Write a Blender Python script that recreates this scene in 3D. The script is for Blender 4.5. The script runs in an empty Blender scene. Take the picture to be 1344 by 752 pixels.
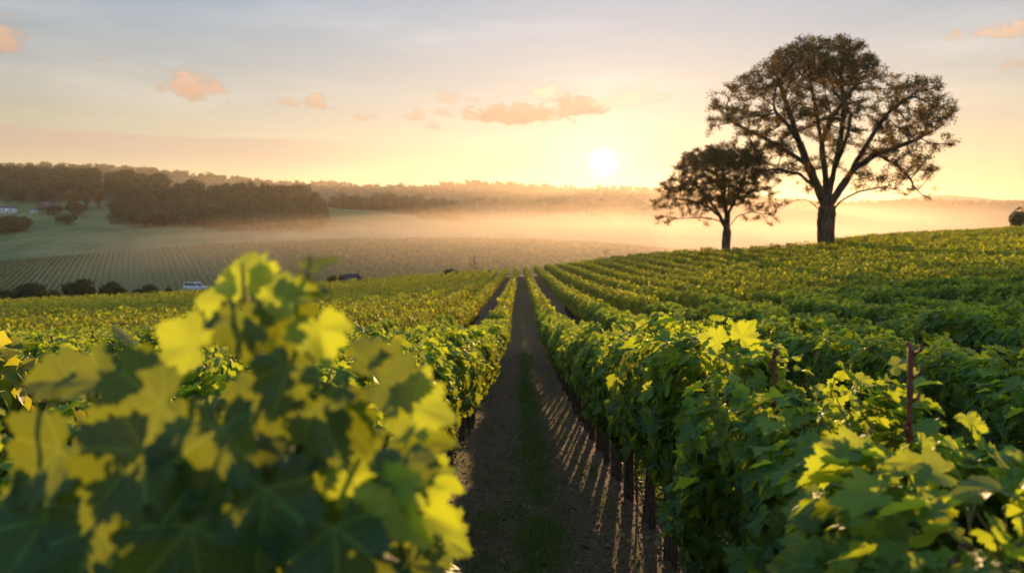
import bpy, math, random
import numpy as np
from mathutils import Vector, Matrix, Euler

rng = np.random.default_rng(7)
random.seed(7)
S = bpy.context.scene
COL = S.collection

# ------------------------------------------------------------------ camera
FX = 1045.0
PITCH = math.radians(3.614)
YAW = math.radians(0.6)
cam_d = bpy.data.cameras.new('camera')
cam = bpy.data.objects.new('camera', cam_d); COL.objects.link(cam)
cam.location = (0, 0, 0)
cam.rotation_euler = (math.pi / 2 - PITCH, 0, YAW)
cam_d.sensor_width = 36; cam_d.lens = 28
cam_d.clip_start = 0.05; cam_d.clip_end = 20000
cam_d.dof.use_dof = True
cam_d.dof.focus_distance = 5.0
cam_d.dof.aperture_fstop = 2.4
cam_d.dof.aperture_blades = 0
S.camera = cam

def ray(px, py):
    """direction of an image point of the photograph (1344 x 752), for laying the scene out"""
    v = Vector(((px - 672) / FX, (376 - py) / FX, -1.0))
    return (Euler(cam.rotation_euler).to_matrix() @ v).normalized()
def at(px, py, Y):
    d = ray(px, py); return d * (Y / d.y)

# ------------------------------------------------------------------ light
SUN_DIR = ray(792, 214)
SUN_AZ = math.atan2(SUN_DIR.x, SUN_DIR.y)
SUN_EL = math.asin(SUN_DIR.z)
S.view_settings.view_transform = 'Standard'
S.view_settings.look = 'None'
S.view_settings.exposure = 1.15
S.view_settings.gamma = 1.0
sd = bpy.data.lights.new('sun', 'SUN'); sd.energy = 5.0; sd.angle = math.radians(0.6)
sd.color = (1.0, 0.60, 0.28)
sun = bpy.data.objects.new('sun', sd); COL.objects.link(sun)
LAMP_AZ, LAMP_EL = SUN_AZ + math.radians(3.0), SUN_EL - math.radians(1.0)
LD = Vector((math.sin(LAMP_AZ) * math.cos(LAMP_EL), math.cos(LAMP_AZ) * math.cos(LAMP_EL), math.sin(LAMP_EL)))
sun.rotation_euler = (-LD).to_track_quat('-Z', 'Y').to_euler()

class NT:
    """tiny node-tree helper"""
    def __init__(s, tree): s.t = tree; s.n = tree.nodes; s.l = tree.links
    def add(s, kind, **kw):
        nd = s.n.new(kind)
        for k, v in kw.items(): setattr(nd, k, v)
        return nd
    def put(s, sock, v):
        if isinstance(v, bpy.types.NodeSocket): s.l.new(v, sock)
        elif v is not None:
            if hasattr(sock, 'default_value'):
                try: sock.default_value = v
                except Exception: sock.default_value = (*v, 1.0)
    def m(s, op, a, b=None, c=None, clamp=False):
        nd = s.add('ShaderNodeMath', operation=op); nd.use_clamp = clamp
        s.put(nd.inputs[0], a); s.put(nd.inputs[1], b)
        if c is not None: s.put(nd.inputs[2], c)
        return nd.outputs[0]
    def ss(s, v, a, b):
        nd = s.add('ShaderNodeMapRange', interpolation_type='SMOOTHSTEP')
        s.put(nd.inputs[0], v); s.put(nd.inputs[1], a); s.put(nd.inputs[2], b)
        return nd.outputs[0]
    def mix(s, f, a, b, blend='MIX'):
        nd = s.add('ShaderNodeMix', data_type='RGBA', blend_type=blend)
        s.put(nd.inputs[0], f); s.put(nd.inputs[6], a if isinstance(a, bpy.types.NodeSocket) else (*a, 1)[:4])
        s.put(nd.inputs[7], b if isinstance(b, bpy.types.NodeSocket) else (*b, 1)[:4])
        return nd.outputs[2]
    def noise(s, vec, scale, detail=4, rough=0.55, out=0):
        nd = s.add('ShaderNodeTexNoise'); s.put(nd.inputs['Vector'], vec)
        nd.inputs['Scale'].default_value = scale; nd.inputs['Detail'].default_value = detail
        nd.inputs['Roughness'].default_value = rough
        return nd.outputs[out]

# ------------------------------------------------------------------ sky
W = bpy.data.worlds.new('World'); S.world = W; W.use_nodes = True
w = NT(W.node_tree); w.n.clear()
wout = w.add('ShaderNodeOutputWorld')
sky = w.add('ShaderNodeTexSky', sky_type='NISHITA')
sky.sun_disc = False; sky.sun_elevation = SUN_EL; sky.sun_rotation = SUN_AZ
sky.altitude = 100; sky.air_density = 1.0; sky.dust_density = 0.0; sky.ozone_density = 1.6
tc = w.add('ShaderNodeTexCoord')
D = tc.outputs['Generated']
sep = w.add('ShaderNodeSeparateXYZ'); w.put(sep.inputs[0], D)
dx, dy, dz = sep.outputs
az = w.m('ARCTAN2', dx, dy)
el = w.m('ARCSINE', dz)
dot = w.add('ShaderNodeVectorMath', operation='DOT_PRODUCT'); w.put(dot.inputs[0], D); dot.inputs[1].default_value = SUN_DIR
ang = w.m('ARCCOSINE', w.m('MINIMUM', dot.outputs['Value'], 0.9999999))
def vscale(col, f):
    nd = w.add('ShaderNodeVectorMath', operation='SCALE'); w.put(nd.inputs[0], col); w.put(nd.inputs['Scale'], f); return nd.outputs[0]
def vadd(a, b):
    nd = w.add('ShaderNodeVectorMath', operation='ADD'); w.put(nd.inputs[0], a); w.put(nd.inputs[1], b); return nd.outputs[0]
def expo(x, k): return w.m('EXPONENT', w.m('MULTIPLY', x, -k))
SKYP = dict(nish=0.05, base=1.0)
base = vscale(sky.outputs[0], SKYP['nish'])
tint = w.mix(w.ss(el, 0.02, 0.40), (0.80, 0.70, 0.56), (0.66, 0.95, 1.15))
_mm = w.add('ShaderNodeVectorMath', operation='MULTIPLY'); w.put(_mm.inputs[0], base); w.put(_mm.inputs[1], tint); base = _mm.outputs[0]
# warm evening air: peach low down, pale grey-blue high up
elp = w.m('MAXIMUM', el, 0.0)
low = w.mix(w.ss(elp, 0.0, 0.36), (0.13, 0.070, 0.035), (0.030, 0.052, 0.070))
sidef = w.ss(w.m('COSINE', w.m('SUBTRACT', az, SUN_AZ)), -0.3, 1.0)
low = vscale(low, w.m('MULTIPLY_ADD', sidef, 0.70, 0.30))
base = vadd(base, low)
back_fill = w.m('MAXIMUM', w.ss(el, 0.42, 1.0), w.m('MULTIPLY', w.ss(w.m('COSINE', w.m('SUBTRACT', az, SUN_AZ)), 0.55, -0.4), w.ss(el, -0.05, 0.12)))
base = vadd(base, vscale((0.14, 0.195, 0.25), back_fill))  # added blue fill from unseen sky overhead and behind, to light the leaves
base = vadd(base, vscale((1.0, 0.56, 0.30), w.m('MULTIPLY', expo(ang, 2.6), 0.13)))
base = vadd(base, vscale((1.0, 0.74, 0.46), w.m('MULTIPLY', expo(ang, 11.0), 0.0)))
base = vadd(base, vscale((1.0, 0.86, 0.72), w.m('MULTIPLY', expo(ang, 26.0), 0.20)))
# high thin veils fanning out
cmb = w.add('ShaderNodeCombineXYZ'); w.put(cmb.inputs[0], w.m('MULTIPLY', az, 1.2)); w.put(cmb.inputs[1], w.m('MULTIPLY', el, 7.0))
veil = w.noise(cmb.outputs[0], 2.2, 5, 0.5)
base = vadd(base, vscale((0.9, 0.75, 0.62), w.m('MULTIPLY', w.ss(veil, 0.45, 0.8), 0.09)))
# the clouds, each at its own bearing and height: (px, py, half width, half height, density, brightness)
CL = [(6, 56, 19, 27, 1.0, .0), (252, 118, 34, 21, 1.0, .0), (417, 138, 16, 12, .9, .0), (377, 136, 24, 7, .55, .1), (478, 156, 20, 6, .6, .1),
      (547, 154, 13, 8, .6, .1), (586, 130, 14, 11, .5, .3), (578, 148, 12, 8, .6, .1), (566, 166, 11, 7, .5, .1),
      (684, 152, 80, 17, 1.3, -.3), (758, 143, 38, 19, 1.3, -.3), (716, 122, 24, 13, .8, .9), (825, 132, 50, 17, .6, 1.0),
      (1325, 42, 44, 10, .9, .25), (1336, 86, 16, 5, .6, .1), (130, 80, 8, 4, .5, .0)]
cmb2 = w.add('ShaderNodeCombineXYZ'); w.put(cmb2.inputs[0], az); w.put(cmb2.inputs[1], w.m('MULTIPLY', el, 1.6))
nz = w.noise(cmb2.outputs[0], 42.0, 8, 0.62)
nz2 = w.noise(cmb2.outputs[0], 95.0, 6, 0.6)
tot = None; lit = None
for (px, py, rx, ry, de, br) in CL:
    d = ray(px, py); a0 = math.atan2(d.x, d.y); e0 = math.asin(d.z)
    ux = w.m('DIVIDE', w.m('SUBTRACT', az, a0), rx / FX * 1.45)
    uy = w.m('DIVIDE', w.m('SUBTRACT', el, e0), ry / FX * 1.4)
    uyf = w.m('MULTIPLY', uy, w.m('ADD', 1.0, w.m('MULTIPLY', w.m('LESS_THAN', uy, 0.0), 0.7)))   # flatter underside
    r2 = w.m('SQRT', w.m('ADD', w.m('MULTIPLY', ux, ux), w.m('MULTIPLY', uyf, uyf)))
    f = w.m('SUBTRACT', w.m('MULTIPLY_ADD', nz, 2.6, -0.55), r2)
    dn = w.m('MULTIPLY', w.ss(f, -0.12, 0.50), de, clamp=True)
    tot = dn if tot is None else w.m('MAXIMUM', tot, dn)
    b = w.m('MULTIPLY', dn, w.m('ADD', w.m('MULTIPLY_ADD', uy, 0.32, 0.42), br))
    lit = b if lit is None else w.m('MAXIMUM', lit, b)
# long low bank on the left
d = ray(150, 188); a0 = math.atan2(d.x, d.y); e0 = math.asin(d.z)
nb = w.noise(cmb.outputs[0], 9.0, 5, 0.5)
topb = w.m('MULTIPLY_ADD', nb, 0.012, e0 + 0.008)
bank = w.m('MULTIPLY', w.ss(w.m('SUBTRACT', topb, el), 0.0, 0.006), w.ss(el, e0 - 0.040, e0 - 0.002))
bank = w.m('MULTIPLY', bank, w.ss(az, -0.13, -0.33))
base = w.mix(w.m('MULTIPLY', bank, 0.62), base, (0.245, 0.185, 0.155))
cc = w.mix(w.m('MULTIPLY', lit, 0.8, clamp=True), (0.19, 0.115, 0.082), (0.50, 0.345, 0.235))
cc = vadd(cc, vscale((1.0, 0.62, 0.30), w.m('MULTIPLY', expo(ang, 6.0), 0.10)))
base = w.mix(w.m('MULTIPLY', w.m('MULTIPLY', tot, w.m('MULTIPLY_ADD', nz2, 0.7, 0.6), clamp=True), 0.95), base, cc)
# the sun itself, veiled
disc = w.m('POWER', w.ss(ang, 0.023, 0.001), 2.0)
base = vadd(base, vscale((1.0, 0.9, 0.66), w.m('MULTIPLY', disc, 3.2)))
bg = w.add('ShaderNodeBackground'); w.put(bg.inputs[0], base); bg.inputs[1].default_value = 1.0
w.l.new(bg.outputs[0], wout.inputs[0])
W.cycles.sampling_method = 'AUTOMATIC'

# ------------------------------------------------------------------ materials
def mat(name):
    m = bpy.data.materials.new(name); m.use_nodes = True
    t = NT(m.node_tree); t.n.clear(); t.out = t.add('ShaderNodeOutputMaterial'); t.mat = m
    return t
def princ(t, col, rough=0.8, spec=0.3, bump=None, bstr=0.3, bdist=0.02, metal=0.0):
    p = t.add('ShaderNodeBsdfPrincipled')
    t.put(p.inputs['Base Color'], col if isinstance(col, bpy.types.NodeSocket) else (*col, 1)[:4])
    t.put(p.inputs['Roughness'], rough); t.put(p.inputs['Specular IOR Level'], spec); t.put(p.inputs['Metallic'], metal)
    if bump is not None:
        b = t.add('ShaderNodeBump'); t.put(b.inputs['Height'], bump); b.inputs['Strength'].default_value = bstr; b.inputs['Distance'].default_value = bdist
        t.l.new(b.outputs[0], p.inputs['Normal'])
    return p
def simple(name, c1, c2=None, scale=20, rough=0.7, spec=0.3, bstr=0.3, metal=0.0):
    t = mat(name); tcn = t.add('ShaderNodeTexCoord').outputs['Object']
    n = t.noise(tcn, scale, 5)
    col = t.mix(t.ss(n, 0.3, 0.7), c1, c2 or tuple(x * 0.75 for x in c1))
    p = princ(t, col, rough, spec, n, bstr, metal=metal); t.l.new(p.outputs[0], t.out.inputs[0]); return t.mat

def leaf_mat(name, dark, mid, bright, trans, tmix=0.42, veins=False, rough=0.50, spec=0.30):
    t = mat(name)
    at_ = t.add('ShaderNodeAttribute', attribute_name='rnd'); r = at_.outputs['Fac']
    oi = t.add('ShaderNodeObjectInfo').outputs['Random']
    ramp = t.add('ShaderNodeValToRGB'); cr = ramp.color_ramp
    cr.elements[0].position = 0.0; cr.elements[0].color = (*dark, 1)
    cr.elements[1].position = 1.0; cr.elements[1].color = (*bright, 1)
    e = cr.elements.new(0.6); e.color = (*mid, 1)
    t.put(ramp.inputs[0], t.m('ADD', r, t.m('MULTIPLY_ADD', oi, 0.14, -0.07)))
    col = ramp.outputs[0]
    geo = t.add('ShaderNodeNewGeometry')
    n = t.noise(geo.outputs['Position'], 14.0, 3)
    col = t.mix(t.m('MULTIPLY', t.ss(n, 0.55, 0.75), 0.35), col, bright)
    bump = None
    sp1 = t.noise(geo.outputs['Position'], 55.0, 2); spot = t.m('MULTIPLY', t.ss(sp1, 0.66, 0.74), t.ss(t.noise(geo.outputs['Position'], 5.0, 2), 0.48, 0.62))
    if veins: col = t.mix(t.m('MULTIPLY', spot, 0.7), col, (0.14, 0.085, 0.03))
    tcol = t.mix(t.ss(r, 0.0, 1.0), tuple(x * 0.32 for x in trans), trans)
    if veins:
        uv = t.add('ShaderNodeUVMap').outputs[0]
        s = t.add('ShaderNodeSeparateXYZ'); t.put(s.inputs[0], uv); u, v = s.outputs[0], s.outputs[1]
        au = t.m('ABSOLUTE', u)
        vein = None
        for a, L in ((0, 1.0), (52, 0.85), (104, 0.6)):
            sx, sy = math.sin(math.radians(a)), math.cos(math.radians(a))
            al = t.m('ADD', t.m('MULTIPLY', au, sx), t.m('MULTIPLY', v, sy))
            pr = t.m('ABSOLUTE', t.m('SUBTRACT', t.m('MULTIPLY', au, sy), t.m('MULTIPLY', v, sx)))
            wv = t.m('MULTIPLY', t.ss(pr, 0.030, 0.006), t.m('GREATER_THAN', al, 0.0))
            # side veins leave the main one at an angle
            sv = t.m('ABSOLUTE', t.m('SUBTRACT', t.m('FRACT', t.m('MULTIPLY', t.m('SUBTRACT', al, t.m('MULTIPLY', pr, 0.8)), 7.0)), 0.5))
            sv = t.m('MULTIPLY', t.m('MULTIPLY', t.ss(sv, 0.10, 0.02), t.m('LESS_THAN', pr, 0.22)), 0.45)
            wv = t.m('MAXIMUM', wv, t.m('MULTIPLY', sv, t.m('GREATER_THAN', al, 0.05)))
            vein = wv if vein is None else t.m('MAXIMUM', vein, wv)
        col = t.mix(t.m('MULTIPLY', vein, 0.45), col, tuple(min(1, x * 1.9 + 0.02) for x in bright))
        tcol = t.mix(t.m('MULTIPLY', vein, 0.35), tcol, tuple(x * 0.5 for x in trans))
        n2 = t.noise(uv, 6.0, 3)
        bump = t.m('ADD', t.m('MULTIPLY', vein, -0.6), n2)
    # paler matt underside
    col = t.mix(t.m('MULTIPLY', geo.outputs['Backfacing'], 0.35), col, tuple(0.5 * (x + y) + 0.02 for x, y in zip(mid, (0.10, 0.14, 0.07))))
    p = princ(t, col, rough, spec, bump, 0.5, 0.004)
    tr = t.add('ShaderNodeBsdfTranslucent'); t.put(tr.inputs[0], tcol)
    mx = t.add('ShaderNodeMixShader'); mx.inputs[0].default_value = tmix
    t.l.new(p.outputs[0], mx.inputs[1]); t.l.new(tr.outputs[0], mx.inputs[2]); t.l.new(mx.outputs[0], t.out.inputs[0])
    return t.mat

M = {}
M['leaf'] = leaf_mat('grape_leaf', (0.020, 0.070, 0.028), (0.045, 0.125, 0.030), (0.120, 0.215, 0.032), (0.58, 0.70, 0.030), 0.48, veins=True)
M['leaf_far'] = leaf_mat('grape_leaf_far', (0.022, 0.066, 0.022), (0.052, 0.120, 0.026), (0.130, 0.20, 0.030), (0.72, 0.72, 0.030), 0.50)
M['tree_leaf'] = leaf_mat('oak_leaf', (0.032, 0.042, 0.014), (0.048, 0.062, 0.018), (0.075, 0.085, 0.022), (0.38, 0.22, 0.04), 0.42, rough=0.6)
M['wood_leaf'] = leaf_mat('woodland_leaf', (0.028, 0.044, 0.018), (0.042, 0.060, 0.022), (0.075, 0.085, 0.028), (0.12, 0.10, 0.02), 0.25, rough=0.7, spec=0.1)
M['autumn_leaf'] = leaf_mat('autumn_leaf', (0.12, 0.07, 0.02), (0.18, 0.10, 0.025), (0.26, 0.13, 0.03), (0.3, 0.16, 0.03), 0.3, rough=0.7, spec=0.1)
M['blossom'] = leaf_mat('pale_blossom', (0.18, 0.15, 0.15), (0.26, 0.22, 0.22), (0.36, 0.31, 0.31), (0.3, 0.25, 0.22), 0.3, rough=0.7, spec=0.1)
M['grass_blade'] = leaf_mat('grass_blade', (0.045, 0.110, 0.025), (0.075, 0.160, 0.030), (0.14, 0.20, 0.04), (0.28, 0.36, 0.04), 0.35, rough=0.6)

t = mat('bark'); tcn = t.add('ShaderNodeTexCoord').outputs['Object']
mp = t.add('ShaderNodeMapping'); t.put(mp.inputs[0], tcn); mp.inputs['Scale'].default_value = (1, 1, 0.16)
n = t.noise(mp.outputs[0], 26.0, 6, 0.65)
col = t.mix(t.ss(n, 0.32, 0.68), (0.028, 0.020, 0.014), (0.13, 0.095, 0.068))
p = princ(t, col, 0.9, 0.15, n, 0.9, 0.012); t.l.new(p.outputs[0], t.out.inputs[0]); M['bark'] = t.mat
t = mat('oak_bark'); tcn = t.add('ShaderNodeTexCoord').outputs['Object']
mp = t.add('ShaderNodeMapping'); t.put(mp.inputs[0], tcn); mp.inputs['Scale'].default_value = (1, 1, 0.22)
n = t.noise(mp.outputs[0], 3.4, 7, 0.65)
col = t.mix(t.ss(n, 0.35, 0.66), (0.030, 0.022, 0.016), (0.12, 0.088, 0.062))
p = princ(t, col, 0.95, 0.1, n, 1.0, 0.12); t.l.new(p.outputs[0], t.out.inputs[0]); M['oak_bark'] = t.mat
M['stake'] = simple('stake_wood', (0.055, 0.036, 0.026), (0.11, 0.07, 0.048), 30, 0.9, 0.1, 0.6)
M['red_cane'] = simple('ripe_cane', (0.20, 0.055, 0.028), (0.10, 0.035, 0.020), 40, 0.7, 0.3, 0.5)
M['green_stem'] = simple('green_stem', (0.10, 0.11, 0.03), (0.16, 0.07, 0.03), 22, 0.6, 0.3, 0.2)
M['white_paint'] = simple('white_paint', (0.62, 0.63, 0.66), (0.55, 0.56, 0.6), 3, 0.28, 0.5, 0.02)
M['silver_paint'] = simple('silver_paint', (0.50, 0.49, 0.54), (0.44, 0.43, 0.48), 3, 0.3, 0.5, 0.02)
M['wall_white'] = simple('white_render', (0.74, 0.76, 0.78), (0.62, 0.64, 0.66), 2, 0.9, 0.1, 0.1)
M['roof_slate'] = simple('roof_slate', (0.10, 0.10, 0.13), (0.06, 0.06, 0.08), 3, 0.8, 0.2, 0.3)
M['dark_glass'] = simple('dark_glass', (0.02, 0.022, 0.026), (0.015, 0.016, 0.02), 2, 0.08, 0.6, 0.0)
M['rubber'] = simple('tyre_rubber', (0.02, 0.02, 0.02), (0.03, 0.03, 0.03), 30, 0.9, 0.1, 0.2)
M['steel'] = simple('steel', (0.35, 0.35, 0.36), (0.25, 0.25, 0.26), 20, 0.35, 0.5, 0.1, 0.8)
M['red_lamp'] = simple('red_lamp', (0.35, 0.02, 0.015), (0.3, 0.02, 0.01), 20, 0.2, 0.5, 0.0)
M['terracotta'] = simple('terracotta', (0.30, 0.12, 0.07), (0.22, 0.09, 0.05), 10, 0.8, 0.2, 0.3)
M['purple_board'] = simple('purple_board', (0.17, 0.13, 0.24), (0.13, 0.10, 0.19), 6, 0.8, 0.2, 0.3)
M['stone'] = simple('soil_clod', (0.11, 0.07, 0.048), (0.26, 0.19, 0.14), 35, 0.95, 0.1, 0.6)

# ------------------------------------------------------------------ mesh helpers
def raw_mesh(name, V, F, material, parent=None, rnd=None, uv=None, smooth=False, mats=None, fm=None):
    """V (n,3) floats; F list of arrays of faces all with the same count per array"""
    if not isinstance(F, (list, tuple)): F = [F]
    F = [np.asarray(f, np.int32) for f in F if len(f)]
    me = bpy.data.meshes.new(name)
    V = np.asarray(V, np.float32)
    me.vertices.add(len(V)); me.vertices.foreach_set('co', V.ravel())
    loops = np.concatenate([f.ravel() for f in F]); tot = np.concatenate([np.full(len(f), f.shape[1], np.int32) for f in F])
    st = np.concatenate([[0], np.cumsum(tot)[:-1]]).astype(np.int32)
    me.loops.add(len(loops)); me.loops.foreach_set('vertex_index', loops.astype(np.int32))
    me.polygons.add(len(tot)); me.polygons.foreach_set('loop_start', st)
    if smooth: me.polygons.foreach_set('use_smooth', np.ones(len(tot), bool))
    me.update(calc_edges=True)
    if rnd is not None:
        a = me.attributes.new('rnd', 'FLOAT', 'FACE'); a.data.foreach_set('value', np.asarray(rnd, np.float32))
    if uv is not None:
        u = me.uv_layers.new(name='UVMap'); u.data.foreach_set('uv', np.asarray(uv, np.float32)[loops].ravel())
    for mm in (mats or [material]): me.materials.append(mm)
    if fm is not None: me.polygons.foreach_set('material_index', np.asarray(fm, np.int32))
    o = bpy.data.objects.new(name, me); COL.objects.link(o)
    if parent: o.parent = parent
    return o

def tag(o, label=None, cat=None, group=None, kind=None):
    if label: o['label'] = label
    if cat: o['category'] = cat
    if group: o['group'] = group
    if kind: o['kind'] = kind
    return o
def empty(name, loc, rz=0.0):
    o = bpy.data.objects.new(name, None); COL.objects.link(o); o.location = loc; o.rotation_euler = (0, 0, rz)
    o.empty_display_size = 0.2
    return o
def copy_tree(o, parent=None):
    c = o.copy(); COL.objects.link(c)
    if parent: c.parent = parent
    for ch in list(o.children): copy_tree(ch, c)
    return c

class MB:
    def __init__(s): s.v = []; s.q = []; s.t = []; s.n = 0
    def box(s, c, d, R=None, taper=1.0):
        x, y, z = d[0] / 2, d[1] / 2, d[2] / 2
        P = [Vector((sx * x * (taper if sz > 0 else 1), sy * y * (taper if sz > 0 else 1), sz * z)) for sz in (-1, 1) for sy in (-1, 1) for sx in (-1, 1)]
        if R is not None: P = [R @ p_ for p_ in P]
        b = s.n; s.v += [tuple(p_ + Vector(c)) for p_ in P]; s.n += 8
        s.q += [tuple(b + i for i in f) for f in ((0, 2, 3, 1), (4, 5, 7, 6), (0, 1, 5, 4), (1, 3, 7, 5), (3, 2, 6, 7), (2, 0, 4, 6))]
        return s
    def tube(s, pts, rad, k=6, cap=True, wob=0.0):
        pts = [Vector(p_) for p_ in pts]
        if not hasattr(rad, '__len__'): rad = [rad] * len(pts)
        b = s.n
        up = Vector((0.13, 0.31, 0.94))
        for i, p_ in enumerate(pts):
            d_ = (pts[min(i + 1, len(pts) - 1)] - pts[max(i - 1, 0)]).normalized()
            a = d_.cross(up)
            if a.length < 0.15: a = d_.cross(Vector((1, 0, 0)))
            a.normalize(); c_ = d_.cross(a)
            for j in range(k):
                th = 2 * math.pi * j / k
                r = rad[i] * (1 + wob * (random.random() - 0.5))
                s.v.append(tuple(p_ + (a * math.cos(th) + c_ * math.sin(th)) * r))
        s.n += k * len(pts)
        for i in range(len(pts) - 1):
            for j in range(k):
                s.q.append((b + i * k + j, b + i * k + (j + 1) % k, b + (i + 1) * k + (j + 1) % k, b + (i + 1) * k + j))
        if cap:
            for i, sg in ((0, 1), (len(pts) - 1, -1)):
                s.v.append(tuple(pts[i])); c0 = s.n; s.n += 1
                for j in range(k):
                    f = (c0, b + i * k + (j + 1) % k, b + i * k + j) if sg > 0 else (c0, b + i * k + j, b + i * k + (j + 1) % k)
                    s.t.append(f)
        return s
    def prism(s, prof, x0, x1, inset=0.0):
        """side profile in (y,z), swept along x"""
        n_ = len(prof); b = s.n
        for x in (x0, x1):
            for (y, z) in prof: s.v.append((x, y, z))
        s.n += 2 * n_
        for i in range(n_): j = (i + 1) % n_; s.q.append((b + i, b + j, b + n_ + j, b + n_ + i))
        c = (sum(p_[0] for p_ in prof) / n_, sum(p_[1] for p_ in prof) / n_)
        for k_, x in ((0, x0), (1, x1)):
            s.v.append((x, c[0], c[1])); ci = s.n; s.n += 1
            for i in range(n_):
                j = (i + 1) % n_
                s.t.append((ci, b + k_ * n_ + j, b + k_ * n_ + i) if k_ == 0 else (ci, b + k_ * n_ + i, b + k_ * n_ + j))
        return s
    def build(s, name, material, parent=None, smooth=False, bevel=0.0):
        o = raw_mesh(name, np.array(s.v), [np.array(s.q, np.int32).reshape(-1, 4), np.array(s.t, np.int32).reshape(-1, 3)], material, parent, smooth=smooth)
        if bevel:
            m_ = o.modifiers.new('bevel', 'BEVEL'); m_.width = bevel; m_.segments = 2
        return o

def rot_frames(nrm, tip):
    """orthonormal frames (m,3,3) with columns x, y=tip, z=normal"""
    nrm = nrm / np.linalg.norm(nrm, axis=1, keepdims=True)
    tip = tip - nrm * np.sum(tip * nrm, axis=1, keepdims=True)
    tip = tip / np.maximum(np.linalg.norm(tip, axis=1, keepdims=True), 1e-6)
    x = np.cross(tip, nrm)
    return np.stack([x, tip, nrm], axis=2)
def batch(Tv, Tf, R, P, size):
    """template placed m times -> V, faces(list)"""
    m_ = len(P); n_ = Tv.shape[-2]
    if Tv.ndim == 2: V = np.einsum('mij,nj->mni', R, Tv)
    else: V = np.einsum('mij,mnj->mni', R, Tv)
    V = V * np.asarray(size).reshape(-1, 1, 1) + P[:, None, :]
    off = (np.arange(m_) * n_)[:, None, None]
    F = [(np.asarray(f)[None] + off).reshape(-1, np.asarray(f).shape[1]) for f in Tf]
    return V.reshape(-1, 3), F
def unit(a): return a / np.maximum(np.linalg.norm(a, axis=-1, keepdims=True), 1e-9)

# smooth value noise from sums of rotated sines
_ph = rng.uniform(0, 6.28, (12, 2)); _dr = rng.uniform(0, 6.28, 12)
def snoise(x, y, scale, k=6):
    s = 0
    for i in range(k):
        f = scale * (1.0 + 0.37 * i)
        s = s + np.sin((x * math.cos(_dr[i]) + y * math.sin(_dr[i])) * f + _ph[i, 0] + 1.3 * np.sin((x * math.sin(_dr[i]) - y * math.cos(_dr[i])) * f * 0.6 + _ph[i, 1])) / (1 + 0.35 * i)
    return s / k

# ------------------------------------------------------------------ terrain
def tps(P, z):
    P = np.asarray(P, float); n_ = len(P)
    def U(r2): return np.where(r2 > 1e-12, 0.5 * r2 * np.log(np.maximum(r2, 1e-12)), 0.0)
    K = U(((P[:, None] - P[None]) ** 2).sum(-1)); A = np.zeros((n_ + 3, n_ + 3))
    A[:n_, :n_] = K + 1e-3 * np.eye(n_); A[:n_, n_] = 1; A[:n_, n_ + 1:] = P; A[n_, :n_] = 1; A[n_ + 1:, :n_] = P.T
    c = np.linalg.solve(A, np.concatenate([z, [0, 0, 0]]))
    def f(Q):
        Q = np.asarray(Q, float); out = np.empty(len(Q))
        for i in range(0, len(Q), 20000):
            q = Q[i:i + 20000]
            out[i:i + 20000] = U(((q[:, None] - P[None]) ** 2).sum(-1)) @ c[:n_] + c[n_] + q @ c[n_ + 1:]
        return out
    return f
def XY(px, Y): return ((px - 683) / FX * Y)
NC = [(0, 0, -2.15), (0, 6.4, -2.62), (0, 13, -3.45), (0, 25, -4.55), (0, 40, -5.3), (0, 67, -6.2), (0, 110, -7.4), (0, 145, -8.1), (0, 180, -8.9),
      (0, -25, -0.6), (30, -25, 0.4), (-30, -25, -1.2), (30, 0, -0.9), (-30, 0, -2.9), (-70, 30, -6.0), (70, 30, -0.6),
      (-3, 5, -2.55), (3, 5, -2.55), (8, 16, -3.1), (15, 22, -2.9), (20, 42, -3.5), (45, 60, -2.3), (23, 70, -4.0), (27, 102, -3.25), (39, 102, -2.55),
      (71, 112, -1.75), (57, 142, -1.7), (72, 146, -1.0), (95, 150, 0.05), (120, 150, 0.8), (100, 112, -1.0),
      (17, 145, -5.5), (22, 124, -4.2), (12, 80, -5.3), (8, 40, -4.6),
      (-8, 12, -3.4), (-14, 30, -5.2), (-20, 60, -7.0), (-40, 70, -8.0), (-79, 120, -11.4), (-55, 130, -10.8), (-34, 150, -10.1), (-14, 172, -9.4), (-110, 115, -12.5)]
NC = np.array(NC); _fn = tps(NC[:, :2] / 50, NC[:, 2])
pxs = [-400, 0, 150, 300, 450, 600, 750, 900, 1100, 1344, 1700]
VT = {200: [-19, -18, -17.5, -17.5, -18.5, -20, -22, -24, -26, -22, -20],
      250: [-22, -21, -20.5, -20, -20.5, -22, -25, -28, -32, -30, -28],
      340: [-20, -17.5, -14.5, -11.8, -10.5, -11, -13, -17, -24, -26, -26],
      420: [-18, -13.6, -8.9, -4.9, -2.5, -2.1, -3.9, -8.5, -16, -20, -20],
      500: [-16, -14.5, -12, -9.5, -8.5, -8.5, -11, -14, -18, -22, -22],
      570: [-10, -9.5, -9, -9, -13, -17, -19, -19, -20, -24, -24],
      650: [10, 6, 3, -1, -7, -15, -18, -18, -18, -20, -20],
      720: [22, 19, 13, 7, 3, -9, -13, -14, -15, -18, -18],
      800: [38, 33, 34, 34, 18, 2, -8, -10, -12, -15, -15],
      950: [75, 66, 62, 44, 30, 22, 8, 0, -8, -10, -10],
      1100: [92, 80, 70, 50, 30, 26, 14, 5, 0, 10, 10],
      1320: [90, 80, 75, 60, 38, 42, 40, 38, 10, 20, 30],
      1800: [120, 115, 110, 90, 60, 50, 45, 45, 70, 73, 76],
      2250: [210, 196, 190, 160, 143, 143, 132, 122, 78, 50, 50],
      3400: [90, 90, 90, 80, 60, 60, 60, 60, 70, 60, 60],
      5500: [40] * 11}
VC = []; VZ = []
for Z_, row in VT.items():
    for p_, z_ in zip(pxs, row): VC.append(((p_ - 683) / FX, math.log(Z_) * 1.0)); VZ.append(z_ / Z_)
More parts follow.
